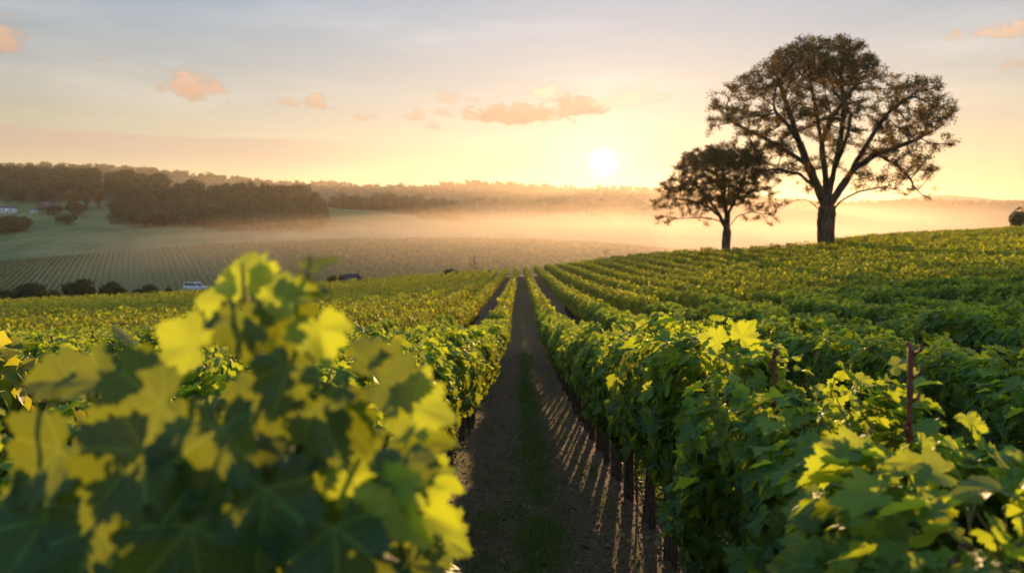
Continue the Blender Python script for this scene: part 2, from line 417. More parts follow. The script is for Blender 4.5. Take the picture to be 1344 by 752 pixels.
VC.append(((1240 - 683) / FX, math.log(3600))); VZ.append(0.049)
for (p_, Z_, z_) in [(240, 800, 35), (400, 800, 31), (430, 780, 18), (520, 950, 34), (225, 950, 56), (620, 2250, 146), (690, 2250, 137), (380, 2250, 145), (500, 2250, 132), (850, 2250, 128), (1240, 1800, 73)]:
    VC.append(((p_ - 683) / FX, math.log(Z_))); VZ.append(z_ / Z_)
_fv = tps(np.array(VC) * np.array([2.2, 2.4]), np.array(VZ))
EPX = [-900, -400, 0, 230, 450, 600, 683, 750, 800, 870, 950, 1084, 1200, 1344, 1900]
EY = [105, 115, 121, 132, 150, 172, 182, 165, 146, 124, 104, 101, 106, 112, 122]
def u_of(x, y): return np.clip(x / np.maximum(y, 0.35 * np.abs(x) + 1e-3), -1.6, 1.6)
def edgeY(x, y): return np.interp(u_of(x, y) * FX + 683, EPX, EY)
def blendY(x, y): return np.interp(u_of(x, y) * FX + 683, [-900, 950, 1020, 1084, 1200, 1344, 1900], [0, 0, 4, 16, 46, 48, 50]) + edgeY(x, y) + 3
def sstep(t): t = np.clip(t, 0, 1); return t * t * (3 - 2 * t)
ROW = 2.2
def row_x(k): return 1.15 + ROW * k if k >= 0 else -0.93 + ROW * (k + 1)
def gbase(x, y):
    x = np.atleast_1d(np.asarray(x, float)); y = np.atleast_1d(np.asarray(y, float))
    xn = np.clip(x, -150, 160); yn = np.clip(y, -30, 200)
    zn = _fn(np.stack([xn, yn], 1) / 50)
    yy = np.maximum(y, 60.0)
    u = u_of(x, y); R = np.maximum(np.where(y > 0, np.maximum(y, 0.35 * np.abs(x)), np.hypot(x, y)), 60)
    tv = _fv(np.stack([np.clip(u, -1.1, 1.0), np.log(R)], 1) * np.array([2.2, 2.4]))
    behind = sstep((0.15 * np.abs(x) - y + 40) / 160)
    tv = tv * (1 - behind) + (-0.01) * behind
    zv = tv * R
    wv = sstep((R - blendY(x, y)) / 55.0)
    wv = np.maximum(wv, sstep((np.abs(x) - 150) / 60) * 1.0)
    wv = np.maximum(wv, sstep((-y - 30) / 60))
    z = zn * (1 - wv) + zv * wv
    # farm-track bank just beyond the left edge of the field
    dd = R - edgeY(x, y); uu = u * FX + 683
    z = z + 1.25 * np.exp(-((dd - 9) / 5.0) ** 2) * sstep((uu - 100) / 100) * sstep((540 - uu) / 60) * (y > 50)
    return z
def gdetail(x, y):
    R = np.hypot(x, y)
    k = np.where(x >= 0.11, 1.15, -0.93)
    r = (x - k) / ROW; fr = (r - np.round(r)) * ROW            # distance from the nearest row
    berm = 0.10 * np.exp(-(fr / 0.33) ** 2)
    c = x - 0.11
    rut = -0.035 * (np.exp(-((np.abs(c) - 0.52) / 0.17) ** 2)) * (np.abs(c) < 1.1)
    infield = 1 - sstep((np.maximum(y, 0) - edgeY(x, y)) / 3)
    fade = np.clip((75 - R) / 35, 0, 1)
    d_ = (berm + rut + 0.018 * snoise(x, y, 7.0) + 0.010 * snoise(y + 3, x, 19.0)) * fade * infield
    far = sstep((R - 180) / 200)
    return d_ + far * snoise(x / 60, y / 60, 1.0) * 0.8
def ground(x, y):
    x = np.atleast_1d(np.asarray(x, float)); y = np.atleast_1d(np.asarray(y, float))
    return gbase(x, y) + gdetail(x, y)
def gz(x, y): return float(ground([x], [y])[0])

a1 = np.radians(np.linspace(-41, 41, 460))
a0 = np.radians(np.linspace(-180, -41, 50))[:-1]; a2 = np.radians(np.linspace(41, 180, 50))[1:]
A = np.concatenate([a0, a1, a2[:-1]])
RR = np.exp(np.concatenate([np.linspace(math.log(0.25), math.log(90), 240), np.linspace(math.log(90), math.log(4900), 230)[1:]]))
AA, RG = np.meshgrid(A, RR); gx = (np.sin(AA) * RG).ravel(); gy = (np.cos(AA) * RG).ravel()
gzv = ground(gx, gy)
nA, nR = len(A), len(RR)
idx = np.arange(nA * nR).reshape(nR, nA); nx = np.roll(idx, -1, axis=1)
F = np.stack([idx[:-1], idx[1:], nx[1:], nx[:-1]], -1).reshape(-1, 4)[:, ::-1]
Vg = np.stack([gx, gy, gzv], 1); Vg = np.vstack([Vg, [[0, 0, gz(0, 0)]]])
cf = np.stack([np.full(nA, nA * nR), nx[0], idx[0]], 1)[:, ::-1]
uu = u_of(gx, gy) * FX + 683
inF = (np.maximum(gy, 0) < edgeY(gx, gy) + 1.5) & (np.abs(gx) < 200)
strip = (gy > edgeY(gx, gy) + 6) & (gy < edgeY(gx, gy) + 44) & (uu > 1075)
f_field = (inF | strip).astype(float)
f_h2 = ((RG.ravel() > 235) & (gy > 200) & (gy < 440)).astype(float)
gy_ = gy + 30 * snoise(gx, gy, .05); uu = uu + 14 * snoise(gx + 9, gy, .06)
f_for = np.clip(((gy_ > 715 + 0 * gx) & (uu > 140) & (uu < 410) & (gy < 900)) | ((gy_ > 805) & (uu < 240)) | (gy_ > 885), 0, 1).astype(float)
gcol = np.zeros((nA * nR + 1, 4), np.float32); gcol[:-1, 0] = f_field; gcol[:-1, 1] = f_h2; gcol[:-1, 2] = f_for; gcol[-1, 0] = 1; gcol[:, 3] = 1
t = mat('ground')
atr = t.add('ShaderNodeAttribute', attribute_name='cover'); sp = t.add('ShaderNodeSeparateColor'); t.put(sp.inputs[0], atr.outputs['Color'])
pos = t.add('ShaderNodeNewGeometry').outputs['Position']
n1 = t.noise(pos, 1.3, 6, 0.6); n2 = t.noise(pos, 16.0, 8, 0.7); n3 = t.noise(pos, 60.0, 5, 0.7); nb_ = t.noise(pos, 0.02, 4)
soil = t.mix(t.ss(n2, 0.3, 0.7), (0.065, 0.040, 0.025), (0.19, 0.125, 0.082))
soil = t.mix(t.m('MULTIPLY', t.ss(n1, 0.45, 0.7), 0.5), soil, (0.075, 0.048, 0.032))
s3 = t.add('ShaderNodeSeparateXYZ'); t.put(s3.inputs[0], pos)
cdist = t.m('ABSOLUTE', t.m('SUBTRACT', s3.outputs[0], 0.10))
gm = t.m('MULTIPLY', t.ss(t.m('ADD', cdist, t.m('MULTIPLY', n1, 0.5)), 0.62, 0.30), t.ss(n2, 0.30, 0.55))
soil = t.mix(t.m('MULTIPLY', gm, 0.65), soil, (0.060, 0.100, 0.028))
past = t.mix(t.ss(nb_, 0.42, 0.58), (0.075, 0.125, 0.045), (0.155, 0.175, 0.08))
past = t.mix(t.m('MULTIPLY', t.ss(n1, 0.4, 0.7), 0.3), past, (0.10, 0.105, 0.045))
wv = t.add('ShaderNodeTexWave', bands_direction='DIAGONAL'); t.put(wv.inputs[0], pos); wv.inputs['Scale'].default_value = 0.05; wv.inputs['Distortion'].default_value = 3.0; wv.inputs['Detail'].default_value = 2
past = t.mix(t.m('MULTIPLY', t.ss(wv.outputs[1], 0.8, 1.0), 0.35), past, (0.04, 0.06, 0.025))
h2 = t.mix(t.ss(n1, 0.3, 0.7), (0.14, 0.18, 0.080), (0.19, 0.20, 0.10))
wood = t.mix(t.ss(n1, 0.3, 0.7), (0.020, 0.030, 0.014), (0.035, 0.042, 0.02))
c = t.mix(sp.outputs[1], past, h2); c = t.mix(sp.outputs[2], c, wood); c = t.mix(sp.outputs[0], c, soil)
bh = t.m('ADD', t.m('MULTIPLY', n2, 1.0), t.m('MULTIPLY', n3, 0.5))
p = princ(t, c, 0.95, 0.15, bh, 0.9, 0.035); t.l.new(p.outputs[0], t.out.inputs[0]); M['ground'] = t.mat
g = raw_mesh('ground', Vg, [F, cf], M['ground'], smooth=True)
ca = g.data.color_attributes.new('cover', 'FLOAT_COLOR', 'POINT'); ca.data.foreach_set('color', gcol.ravel())
tag(g, kind='structure')

# ------------------------------------------------------------------ leaf templates
half = [(0.0, -0.02), (0.10, -0.20), (0.24, -0.30), (0.38, -0.24), (0.46, -0.10), (0.60, -0.06), (0.62, 0.08), (0.74, 0.20), (0.70, 0.33), (0.56, 0.36), (0.47, 0.34), (0.52, 0.47),
        (0.55, 0.60), (0.42, 0.66), (0.30, 0.60), (0.30, 0.74), (0.18, 0.84), (0.12, 0.96), (0.0, 1.04)]
hs_ = []
for q0_, q1_ in zip(half[:-1], half[1:]):
    hs_ += [q0_]
    mx_, my_ = (q0_[0] + q1_[0]) / 2, (q0_[1] + q1_[1]) / 2; k_ = 0.90 if math.hypot(q1_[0] - q0_[0], q1_[1] - q0_[1]) > 0.08 else 1.0
    hs_ += [(mx_ * k_, 0.1 + (my_ - 0.1) * k_)]
half = hs_ + [half[-1]]
outer = half + [(-x, y) for x, y in half[-2:0:-1]]
OUT = np.array(outer); nO = len(OUT)
ring = OUT * 0.52 + np.array([0, 0.06])
T2 = np.vstack([[[0, 0.10]], ring, OUT])
LT_UV = T2.copy()
i0 = 1 + np.arange(nO); i1 = 1 + (np.arange(nO) + 1) % nO
LTf = [np.stack([i0, i0 + nO, i1 + nO, i1], 1)[:, ::-1], np.stack([np.zeros(nO, int), i0, i1], 1)[:, ::-1]]
LTf = [f[:, ::-1] for f in LTf]
def leaf_shapes(m_):
    """m bent versions of the lobed leaf"""
    x, y = T2[:, 0][None], T2[:, 1][None]
    fold = rng.uniform(0.0, 0.60, (m_, 1)); droop = rng.uniform(-0.1, 0.85, (m_, 1)); tw = rng.uniform(-0.5, 0.5, (m_, 1)); wv_ = rng.uniform(0.03, 0.12, (m_, 1)); ph = rng.uniform(0, 6.28, (m_, 1))
    r = np.hypot(x, y - 0.1); th = np.arctan2(x, y)
    z = fold * np.abs(x) * 0.8 - droop * (y ** 2) * 0.6 - 0.25 * fold * x ** 2 + tw * x * y + wv_ * r * np.sin(5 * th + ph) * 1.5
    sx = rng.uniform(0.80, 1.15, (m_, 1))
    return np.stack([x * sx, np.broadcast_to(y, z.shape), z], 2)
ST = np.array([(0, 0, 0), (0.42, 0.02, 0.1), (0.50, 0.42, 0.14), (0.24, 0.70, 0.05), (0, 1.0, -0.12), (-0.24, 0.70, 0.05), (-0.50, 0.42, 0.14), (-0.42, 0.02, 0.1)], float)
STf = [np.array([[0, 1, 2, 3], [0, 3, 4, 5], [0, 5, 6, 7]])]
def foliage(name, P, N, T, size, rndv, parent=None, hd=True, material=None):
    R = rot_frames(N, T)
    if hd:
        sh = leaf_shapes(len(P)); V, F_ = batch(sh, LTf, R, P, size)
        rn = np.concatenate([np.repeat(rndv, len(f)) for f in LTf]); uv = np.tile(LT_UV, (len(P), 1))
        return raw_mesh(name, V, F_, material or M['leaf'], parent, rnd=rn, uv=uv, smooth=True)
    V, F_ = batch(ST, STf, R, P, size)
    return raw_mesh(name, V, F_, material or M['leaf_far'], parent, rnd=np.repeat(rndv, 3))

def hw(h):   # canopy half width over height
    return np.interp(h, [0.64, 0.88, 1.12, 1.42, 1.65, 1.85], [0.05, 0.19, 0.35, 0.38, 0.28, 0.10])
def canopy(m_, L=1.25, top=1.78, bot=0.70, seed=0, lump=0.10):
    """positions, normals and tips of leaves hung over a trellised vine (y runs along the row)"""
    r = np.random.default_rng(seed)
    y = r.uniform(-L / 2, L / 2, m_); h = bot + (top - bot) * r.beta(1.25, 1.0, m_)
    side = np.where(r.random(m_) < 0.5, -1, 1)
    lum = 1 + lump * 2.2 * np.sin(y * 4.7 + seed * 1.7 + h * 3.1 + side) + lump * 1.4 * np.sin(h * 7 + y * 2.3 + seed)
    dep = 1 - 0.55 * r.random(m_) ** 2.2
    x = side * hw(h) * lum * dep
    topf = sstep((h - (top - 0.32)) / 0.3)
    x = x * (1 - 0.35 * topf * r.random(m_))
    h = h + 0.07 * np.sin(y * 5.3 + seed * 2.1) * topf + r.normal(0, 0.02, m_)
    N = np.stack([side * (1 - 0.75 * topf) * 0.9, r.normal(0, 0.25, m_), 0.25 + 0.9 * topf], 1) + r.normal(0, 0.36, (m_, 3))
    T = np.stack([side * (0.35 + 0.6 * topf), r.normal(0, 0.45, m_), -0.9 + 0.5 * topf], 1) + r.normal(0, 0.3, (m_, 3))
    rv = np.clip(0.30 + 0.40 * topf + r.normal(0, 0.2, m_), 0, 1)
    return np.stack([x, y, h], 1), N, T, rv
def shoots(ns, seed, mbs, top=1.70, L=1.1, hmin=0.10, hmax=0.34, spread=0.20):
    """young shoots rising out of the top"""
    r = np.random.default_rng(seed + 500); P = []; N = []; T = []; Sz = []; rv = []
    for _ in range(ns):
        b = Vector((r.normal(0, spread * 0.6), r.uniform(-L / 2, L / 2), top - 0.15)); H = r.uniform(min(hmin, hmax * .5), hmax) + 0.10
        lean = Vector((r.normal(0, 0.25), r.normal(0, 0.25), 1)).normalized()
        pts = [b + lean * H * k / 4 + Vector((r.normal(0, .012), r.normal(0, .012), 0)) for k in range(5)]
        mbs.tube(pts, [0.0045, 0.004, 0.0035, 0.003, 0.002], 5)
        nl = int(6 + H * 20)
        for j in range(nl):
            f = (j + 0.5) / nl; q = b + lean * H * f; th = r.uniform(0, 6.28); o_ = Vector((math.cos(th), math.sin(th), 0))
            P.append(q + o_ * (0.035 - 0.02 * f)); N.append((o_.x * 0.6, o_.y * 0.6, 0.75)); T.append((o_.x, o_.y, -0.25 + 0.9 * f)); Sz.append(r.uniform(0.058, 0.090) * (1 - 0.5 * f)); rv.append(0.7 + 0.3 * f)
    return np.array(P), np.array(N) + r.normal(0, .25, (len(P), 3)), np.array(T) + r.normal(0, .2, (len(P), 3)), np.array(Sz), np.array(rv)

def vine_trunk(seed, parent):
    random.seed(seed); mb = MB(); x = y = 0.0; pts = []; rad = []
    for i in range(9):
        f = i / 8; pts.append((x, y, -0.12 + 1.04 * f)); rad.append(0.050 - 0.016 * f + 0.018 * (f < 0.12) + random.uniform(-.003, .004))
        x += random.uniform(-0.016, 0.016); y += random.uniform(-0.022, 0.022)
    mb.tube(pts, rad, 9, wob=0.22)
    for s_ in (-1, 1):      # cordon arms along the wire
        q = Vector(pts[-1]); arm = [q - Vector((0, 0, .03))]
        for k in range(6): q = q + Vector((random.uniform(-.012, .012), s_ * 0.10, 0.035 if k < 2 else random.uniform(-.01, .012))); arm.append(q)
        mb.tube(arm, [0.026, 0.024, 0.021, 0.019, 0.017, 0.015, 0.012], 7, wob=0.2)
    return mb.build('trunk', M['bark'], parent, smooth=True)
def vine_canes(seed, parent):
    random.seed(seed + 90); mb = MB()
    for k in range(9):
        q = Vector((random.uniform(-.03, .03), -0.5 + k * 0.125, 0.95)); lean = Vector((random.uniform(-.22, .22), random.uniform(-.12, .12), 1)); pts = [q]
        for j in range(6): q = q + lean * 0.105 + Vector((random.uniform(-.02, .02), random.uniform(-.02, .02), 0)); pts.append(q)
        mb.tube(pts, [0.006, 0.0055, 0.005, 0.0045, 0.004, 0.0035, 0.003], 5)
    return mb
def make_vine(seed, nleaf=620, top=1.78, ns=7, bot=0.70, hmax=0.3):
    root = empty('grapevine', (0, 0, 0))
    vine_trunk(seed, root)
    mb = vine_canes(seed, root)
    P, N, T, rv = canopy(nleaf, top=top, bot=bot, seed=seed)
    sz = rng.uniform(0.050, 0.100, nleaf)
    P2, N2, T2_, s2, r2 = shoots(ns, seed, mb, top=top - 0.02, hmax=hmax)
    mb.build('cane', M['green_stem'], root, smooth=True)
    foliage('foliage', np.vstack([P, P2]), np.vstack([N, N2]), np.vstack([T, T2_]), np.concatenate([sz, s2]), np.concatenate([rv, r2]), root)
    return root
ORD = ['', 'first', 'second', 'third', 'fourth', 'fifth', 'sixth', 'seventh', 'eighth', 'ninth', 'tenth', 'eleventh', 'twelfth', 'thirteenth', 'fourteenth', 'fifteenth', 'sixteenth', 'seventeenth', 'eighteenth', 'nineteenth']
TENS = {20: 'twent', 30: 'thirt', 40: 'fort', 50: 'fift', 60: 'sixt', 70: 'sevent'}
def ordw(n_):
    if n_ < 20: return ORD[n_]
    b = n_ // 10 * 10
    return TENS[b] + 'ieth' if n_ == b else TENS[b] + 'y-' + ORD[n_ - b]

VS = 1.1
protos = [make_vine(11 + i, top=1.62 + 0.03 * (i % 4), ns=6 + i % 4, hmax=0.20, nleaf=1000 + 25 * i) for i in range(6)]
cand = []; rest = []
for k in range(-62, 62):
    x = row_x(k)
    for j in range(0, 170):
        y = 0.55 + VS * j + 0.13 * ((k * 37) % 7)
        if k == -1 and y < 2.2: continue                      # the big leaning vine stands here
        u = x / y
        if y > edgeY(np.array([x]), np.array([y]))[0]: continue
        if abs(u) > 1.25 and not (abs(x) < 9 and y < 12): continue
        q = y * y + x * x
        if (abs(u) < 0.72) and y > 1.0: cand.append((q, k, j, x, y))
        elif abs(u) < 0.95 or (abs(x) < 9 and y < 12): rest.append((k, j, x, y))
cand.sort(); indiv = cand[:298]; rest += [(k, j, x, y) for (_, k, j, x, y) in cand[298:]]
byrow = {}
for c_ in sorted(indiv, key=lambda c: c[4]): byrow.setdefault(c_[1], []).append(c_)
side_ph = lambda k: ('%s row right of the path' % ordw(k + 1)) if k >= 0 else ('%s row left of the path' % ordw(-k))
used = set()
GZ = ground(np.array([c_[3] for c_ in indiv]), np.array([c_[4] for c_ in indiv])); gmap = {(c_[1], c_[2]): z_ for c_, z_ in zip(indiv, GZ)}
look = ['bushy', 'leafy', 'full', 'dense', 'broad', 'spreading']
for k, lst in byrow.items():
    for n_, (_, _, j, x, y) in enumerate(lst):
        pi = (k * 7 + j * 5 + (j // 3)) % 6
        if pi not in used: v = protos[pi]; used.add(pi)
        else: v = copy_tree(protos[pi])
        r_ = random.Random(k * 1000 + j)
        v.location = (x + r_.uniform(-.04, .04), y + r_.uniform(-.06, .06), gmap[(k, j)] - 0.03)
        v.rotation_euler = (r_.uniform(-.03, .03), r_.uniform(-.03, .03), (math.pi if r_.random() < .5 else 0) + r_.uniform(-.08, .08))
        s_ = r_.uniform(0.94, 1.06); v.scale = (s_ * r_.uniform(.92, 1.15), s_ * 1.02, s_ * r_.uniform(.95, 1.05))
        tag(v, '%s grapevine, %s from the camera in the %s' % (look[pi], ordw(n_ + 1), side_ph(k)), 'grapevine', 'grapevines standing in rows')

# the rest of the field: vines too many and too small to tell apart
rest = np.array([(x, y, k, j) for (k, j, x, y) in rest])
ys = rest[:, 1] * 0 + np.hypot(rest[:, 0], rest[:, 1])
strip_v = []
for xs_ in np.arange(30, 125, ROW):
    for y_ in np.arange(100, 165, VS):
        pe = edgeY(np.array([xs_]), np.array([y_]))[0]; pxx = xs_ / y_ * FX + 683
        if y_ > pe + 8 and y_ < pe + 42 and 1078 < pxx < 1500: strip_v.append((xs_, y_, 0, 0))
rest = np.vstack([rest, strip_v]); ys = np.hypot(rest[:, 0], rest[:, 1])
rz_ = gbase(rest[:, 0], rest[:, 1])
def lod(mask, nl, size, top=1.8):
    r = rest[mask]; z = rz_[mask]; m_ = len(r)
    if m_ == 0: return None
    rep = np.repeat(np.arange(m_), nl); tot_ = len(rep)
    P, N, T, rv = canopy(tot_, seed=int(1000 * size), top=top, bot=0.78)
    hs = rng.uniform(0.90, 1.10, m_)[rep]; P[:, 2] *= hs; P[:, 0] *= 0.88
    vig = snoise(r[:, 0], r[:, 1], 0.35)[rep]; P[:, 2] *= 1 + 0.05 * vig
    # some shoot tips above the canopy
    tipm = rng.random(tot_) < 0.07; P[tipm, 2] += rng.uniform(0.05, 0.26, tipm.sum()); rv[tipm] = 0.9
    P = P + np.stack([r[rep, 0], r[rep, 1], z[rep]], 1)
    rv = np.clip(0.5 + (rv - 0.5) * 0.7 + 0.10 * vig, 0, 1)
    return P, N, T, rv, np.full(tot_, size) * rng.uniform(0.8, 1.2, tot_)
parts = [lod(ys < 45, 260, 0.13), lod((ys >= 45) & (ys < 70), 170, 0.165), lod((ys >= 70) & (ys < 105), 105, 0.205), lod(ys >= 105, 74, 0.245)]
parts = [p_ for p_ in parts if p_]
cc_ = [np.concatenate([p_[i] for p_ in parts]) for i in range(5)]
fv = foliage('distant_vines', cc_[0], cc_[1], cc_[2], cc_[4], cc_[3], None, hd=False)
tag(fv, 'mass of green vine rows filling the far part of the near field', 'vines', kind='stuff')
print('far leaves', len(cc_[0]))
# trunks of those vines that may be glimpsed under the leaves
nearr = rest[(ys < 60)]; nz_ = rz_[ys < 60]
Tt = np.array([(math.cos(a) * .035, math.sin(a) * .035, zz) for zz in (-.05, .85) for a in (0, 1.57, 3.14, 4.71)]); Tq = [np.array([[0, 1, 5, 4], [1, 2, 6, 5], [2, 3, 7, 6], [3, 0, 4, 7]])]
V_, F_ = batch(Tt, Tq, np.tile(np.eye(3), (len(nearr), 1, 1)), np.column_stack([nearr[:, :2], nz_]), np.ones(len(nearr)))
tag(raw_mesh('distant_vine_trunks', V_, F_, M['bark']), 'thin dark trunks under the far rows of vines', 'vine trunks', kind='stuff')

# ------------------------------------------------------------------ stakes
def stake(x, y, h, r, label, material, tilt=0.0, group='stakes between the vines', name='vine_stake'):
    random.seed(int(x * 131 + y * 977)); z = gz(x, y)
    root = empty(name, (x, y, z - 0.25)); mb = MB()
    dx_, dy_ = random.uniform(-tilt, tilt), random.uniform(-tilt, tilt); n_ = 7
    mb.tube([(dx_ * k / n_ + random.uniform(-.003, .003), dy_ * k / n_ + random.uniform(-.003, .003), (h + 0.25) * k / n_) for k in range(n_ + 1)], [r * (1 - 0.12 * k / n_) for k in range(n_ + 1)], 7, wob=0.12)
    mb.build('post', material, root)
    mw = MB(); zt = 0.25 + 0.92
    mw.tube([(math.cos(a) * (r + .003) + dx_ * .5, math.sin(a) * (r + .003) + dy_ * .5, zt + .004 * a) for a in np.linspace(0, 6.9, 12)], 0.0022, 4)
    mw.build('wire_tie', M['steel'], root)
    return tag(root, label, 'stake', group)
for j in range(34):
    y = 2.0 + VS * j + 0.55
    stake(1.15 + random.uniform(-.04, .05), y, 1.15 + random.uniform(-.05, .1), 0.026 if j % 2 else 0.035,
          'dark wooden stake, %s from the camera, under the first vine row right of the path' % ordw(j + 1), M['stake'], 0.05)

def dead_cane(x, y, top, label):
    """a dry red-brown cane standing up past the leaves, knobbly at the tip"""
    random.seed(int(x * 71 + y * 37)); root = empty('vine_cane', (x, y, gz(x, y) - 0.05)); mb = MB()
    n_ = 60; pts = []; rad = []
    lx, ly = random.uniform(-.09, .09), random.uniform(-.05, .05); wx = wy = 0
    for k in range(n_ + 1):
        f = k / n_; wx += random.uniform(-.003, .003); wy += random.uniform(-.003, .003)
        pts.append((lx * f + wx, ly * f + wy, (top + 0.05) * f)); rad.append(0.0082 - 0.0025 * f + (0.0040 if k % 4 == 0 else 0) + random.uniform(0, .001))
    rad[-1] = 0.005; rad[-2] = 0.0105; rad[-3] = 0.0085
    mb.tube(pts, rad, 7, wob=0.3)
    mb.build('stem', M['red_cane'], root, smooth=True)
    for k in (48, 52, 55, 57, 59):
        q = Vector(pts[k]); th = random.uniform(0, 6.28); ms = MB()
        ms.tube([q, q + Vector((math.cos(th) * .022, math.sin(th) * .022, .02)), q + Vector((math.cos(th) * .028, math.sin(th) * .028, .045))], [0.006, 0.005, 0.002], 5)
        ms.build('spur', M['red_cane'], root, smooth=True)
    for k in (50, 53, 55, 58, 60):
        Vd, Fd = batch(leaf_shapes(1), LTf, rot_frames(rng.normal(0, 1, (1, 3)), rng.normal(0, 1, (1, 3)) + [0, 0, .4]), np.array([pts[k]]), [random.uniform(.014, .026)])
        raw_mesh('dry_leaf', Vd, Fd, M['red_cane'], root)
    return tag(root, label, 'dry cane', 'dry canes above the vine tops')
for (px, py, Y, lb) in [(1217, 452, 2.15, 'tallest red-brown dry cane, sticking up from the near right vine row'),
                        (1028, 462, 3.7, 'slim red-brown dry cane behind the pale leaf spray of the right row'),
                        (1003, 432, 7.9, 'short red-brown dry cane in the second vine row right of the path'),
                        (838, 436, 8.6, 'red dry cane beside the path above the first right-hand row'),
                        (1110, 448, 5.5, 'thin red cane showing above leaves of the right-hand vine rows'),
                        (950, 412, 12.6, 'small far dry cane amid the right-hand vine rows'),
                        (560, 446, 12.2, 'reddish dry cane at the left edge of the second left alley'),
                        (577, 447, 11.6, 'reddish dry cane nearest the path in the rows left of it'),
                        (118, 434, 9.2, 'leftmost reddish cane above the left-hand vine rows'),
                        (194, 430, 9.6, 'reddish cane second from the left above the left-hand vine rows'),
                        (72, 440, 7.6, 'dry cane at the far left above the shaded vine leaves')]:
    q = at(px, py, Y); rows_ = np.array([row_x(k) for k in range(-12, 12)]); xr = float(rows_[np.argmin(abs(rows_ - q.x))])
    Yr = Y * (xr / q.x) if abs(q.x) > 0.4 and 0.6 < xr / q.x < 1.7 else Y
    q = at(px, py, Yr); dead_cane(q.x, q.y, q.z - gz(q.x, q.y), lb)

# ------------------------------------------------------------------ the big leaning vine near the camera
hv = empty('grapevine', (-0.86, 1.62, gz(-0.86, 1.62) - 0.03)); gzh = hv.location.z
tr_ = vine_trunk(77, hv); mbh = vine_canes(77, hv)
def to_h(p_): return Vector(p_) - Vector(hv.location)
P = []; N = []; T = []; Z_ = []; R_ = []
r = np.random.default_rng(5)
outline_x = [0, 30, 90, 150, 200, 250, 300, 340, 395, 425, 465, 515, 570, 605]
outline_y = [760, 680, 575, 530, 520, 500, 470, 470, 490, 500, 520, 550, 600, 760]
cnt = 0
while cnt < 420:
    px = r.uniform(0, 625); py = r.uniform(370, 900); Y = r.uniform(1.12, 2.5) if cnt > 110 else r.uniform(1.02, 1.5)
    if py < np.interp(px, outline_x, outline_y) + 14 + (Y - 1.0) * 25: continue
    q = at(px, py, Y)
    if q.x > -0.12 - 0.05 * abs(q.z) or q.x < -1.25: continue
    P.append(to_h(q)); up = r.random() < 0.25
    sx_ = -0.6 if q.x < -0.6 else 0.5
    N.append((sx_ * r.uniform(.1, .9) + r.normal(0, .35), -0.8 + r.normal(0, .45), 0.45 + r.normal(0, .3) + (0.5 if up else 0)))
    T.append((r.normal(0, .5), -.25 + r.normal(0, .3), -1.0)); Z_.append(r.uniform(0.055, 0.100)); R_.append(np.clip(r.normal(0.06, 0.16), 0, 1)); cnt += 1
# named leaves that make the outline: (px, py, Y, size, tip (x, z), normal tilt, brightness)
for (px, py, Y, s_, tx, tz, ny, br) in [
    (322, 376, 1.12, .135, -.25, .95, -.5, .95), (305, 395, 1.14, .115, -.9, .25, -.6, .75), (350, 395, 1.10, .13, .7, .6, -.5, .85), (318, 410, 1.08, .12, .1, -1, -.8, .25),
    (362, 420, 1.12, .14, .6, -.8, -.8, .2), (405, 352, 1.15, .085, .25, 1, -.2, .45), (398, 385, 1.16, .09, .3, .9, -.2, .4), (416, 425, 1.10, .115, .25, -1, -.6, 1.0),
    (262, 455, 1.15, .12, -.7, .5, -.5, .85), (205, 470, 1.18, .12, -.4, .3, .3, .6), (140, 500, 1.12, .13, -.8, .2, -.3, .45), (90, 500, 1.15, .12, -.9, .3, -.4, .35),
    (215, 530, 1.00, .16, -.9, -.3, -.7, .45), (290, 560, 0.98, .19, .1, -1, -.7, .05), (190, 590, 0.98, .18, -.6, -.8, -.6, .05), (80, 590, 1.05, .17, -.8, -.6, -.7, .05), (60, 680, 1.05, .15, -.9, -.2, -.6, .5),
    (415, 530, 1.05, .14, .5, -.9, -.5, .05), (450, 545, 1.08, .12, .6, -.7, .2, .1), (500, 500, 1.15, .12, .8, .2, -.4, .6), (470, 470, 1.2, .10, .7, .5, -.4, .6), (530, 530, 1.15, .12, .9, -.2, -.5, .8),
    (500, 640, 1.00, .135, .6, -.7, -.7, 1.0), (535, 660, 1.05, .12, .8, -.3, -.6, .95), (540, 575, 1.2, .11, .9, -.1, -.5, .7), (455, 620, 1.05, .10, .4, -.9, -.6, .85), (440, 690, .98, .16, .1, -1, -.8, .1),
    (380, 480, 1.05, .12, -.3, -.9, -.7, .1), (340, 500, 1.06, .13, .4, -.9, -.7, .15), (560, 620, 1.3, .10, .9, -.4, -.5, .8), (575, 700, 1.3, .10, .9, -.4, -.5, .8), (130, 690, 1.0, .17, -.3, -1, -.7, .05), (250, 690, .97, .19, .2, -1, -.8, .03), (350, 640, .97, .17, -.1, -1, -.8, .04)]:
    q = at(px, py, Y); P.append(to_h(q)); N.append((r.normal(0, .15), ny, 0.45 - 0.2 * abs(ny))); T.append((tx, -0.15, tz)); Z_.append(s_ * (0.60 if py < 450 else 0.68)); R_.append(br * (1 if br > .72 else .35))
def path_h(pts): return [to_h(at(*p_)) for p_ in pts]
mbh.tube(path_h([(345, 760, 1.3), (350, 640, 1.22), (338, 520, 1.16), (335, 440, 1.12), (320, 380, 1.12), (318, 345, 1.12)]), [.007, .006, .005, .0045, .003, .002], 6)
mbh.tube(path_h([(370, 700, 1.3), (385, 560, 1.2), (402, 450, 1.14), (400, 390, 1.15), (408, 335, 1.15)]), [.006, .005, .004, .003, .002], 6)
mbh.tube(path_h([(300, 760, 1.4), (180, 620, 1.25), (110, 510, 1.14)]), [.006, .005, .003], 6)
mbh.tube(path_h([(420, 760, 1.3), (500, 600, 1.2), (535, 500, 1.2)]), [.006, .005, .003], 6)
mbh.build('cane', M['green_stem'], hv, smooth=True)
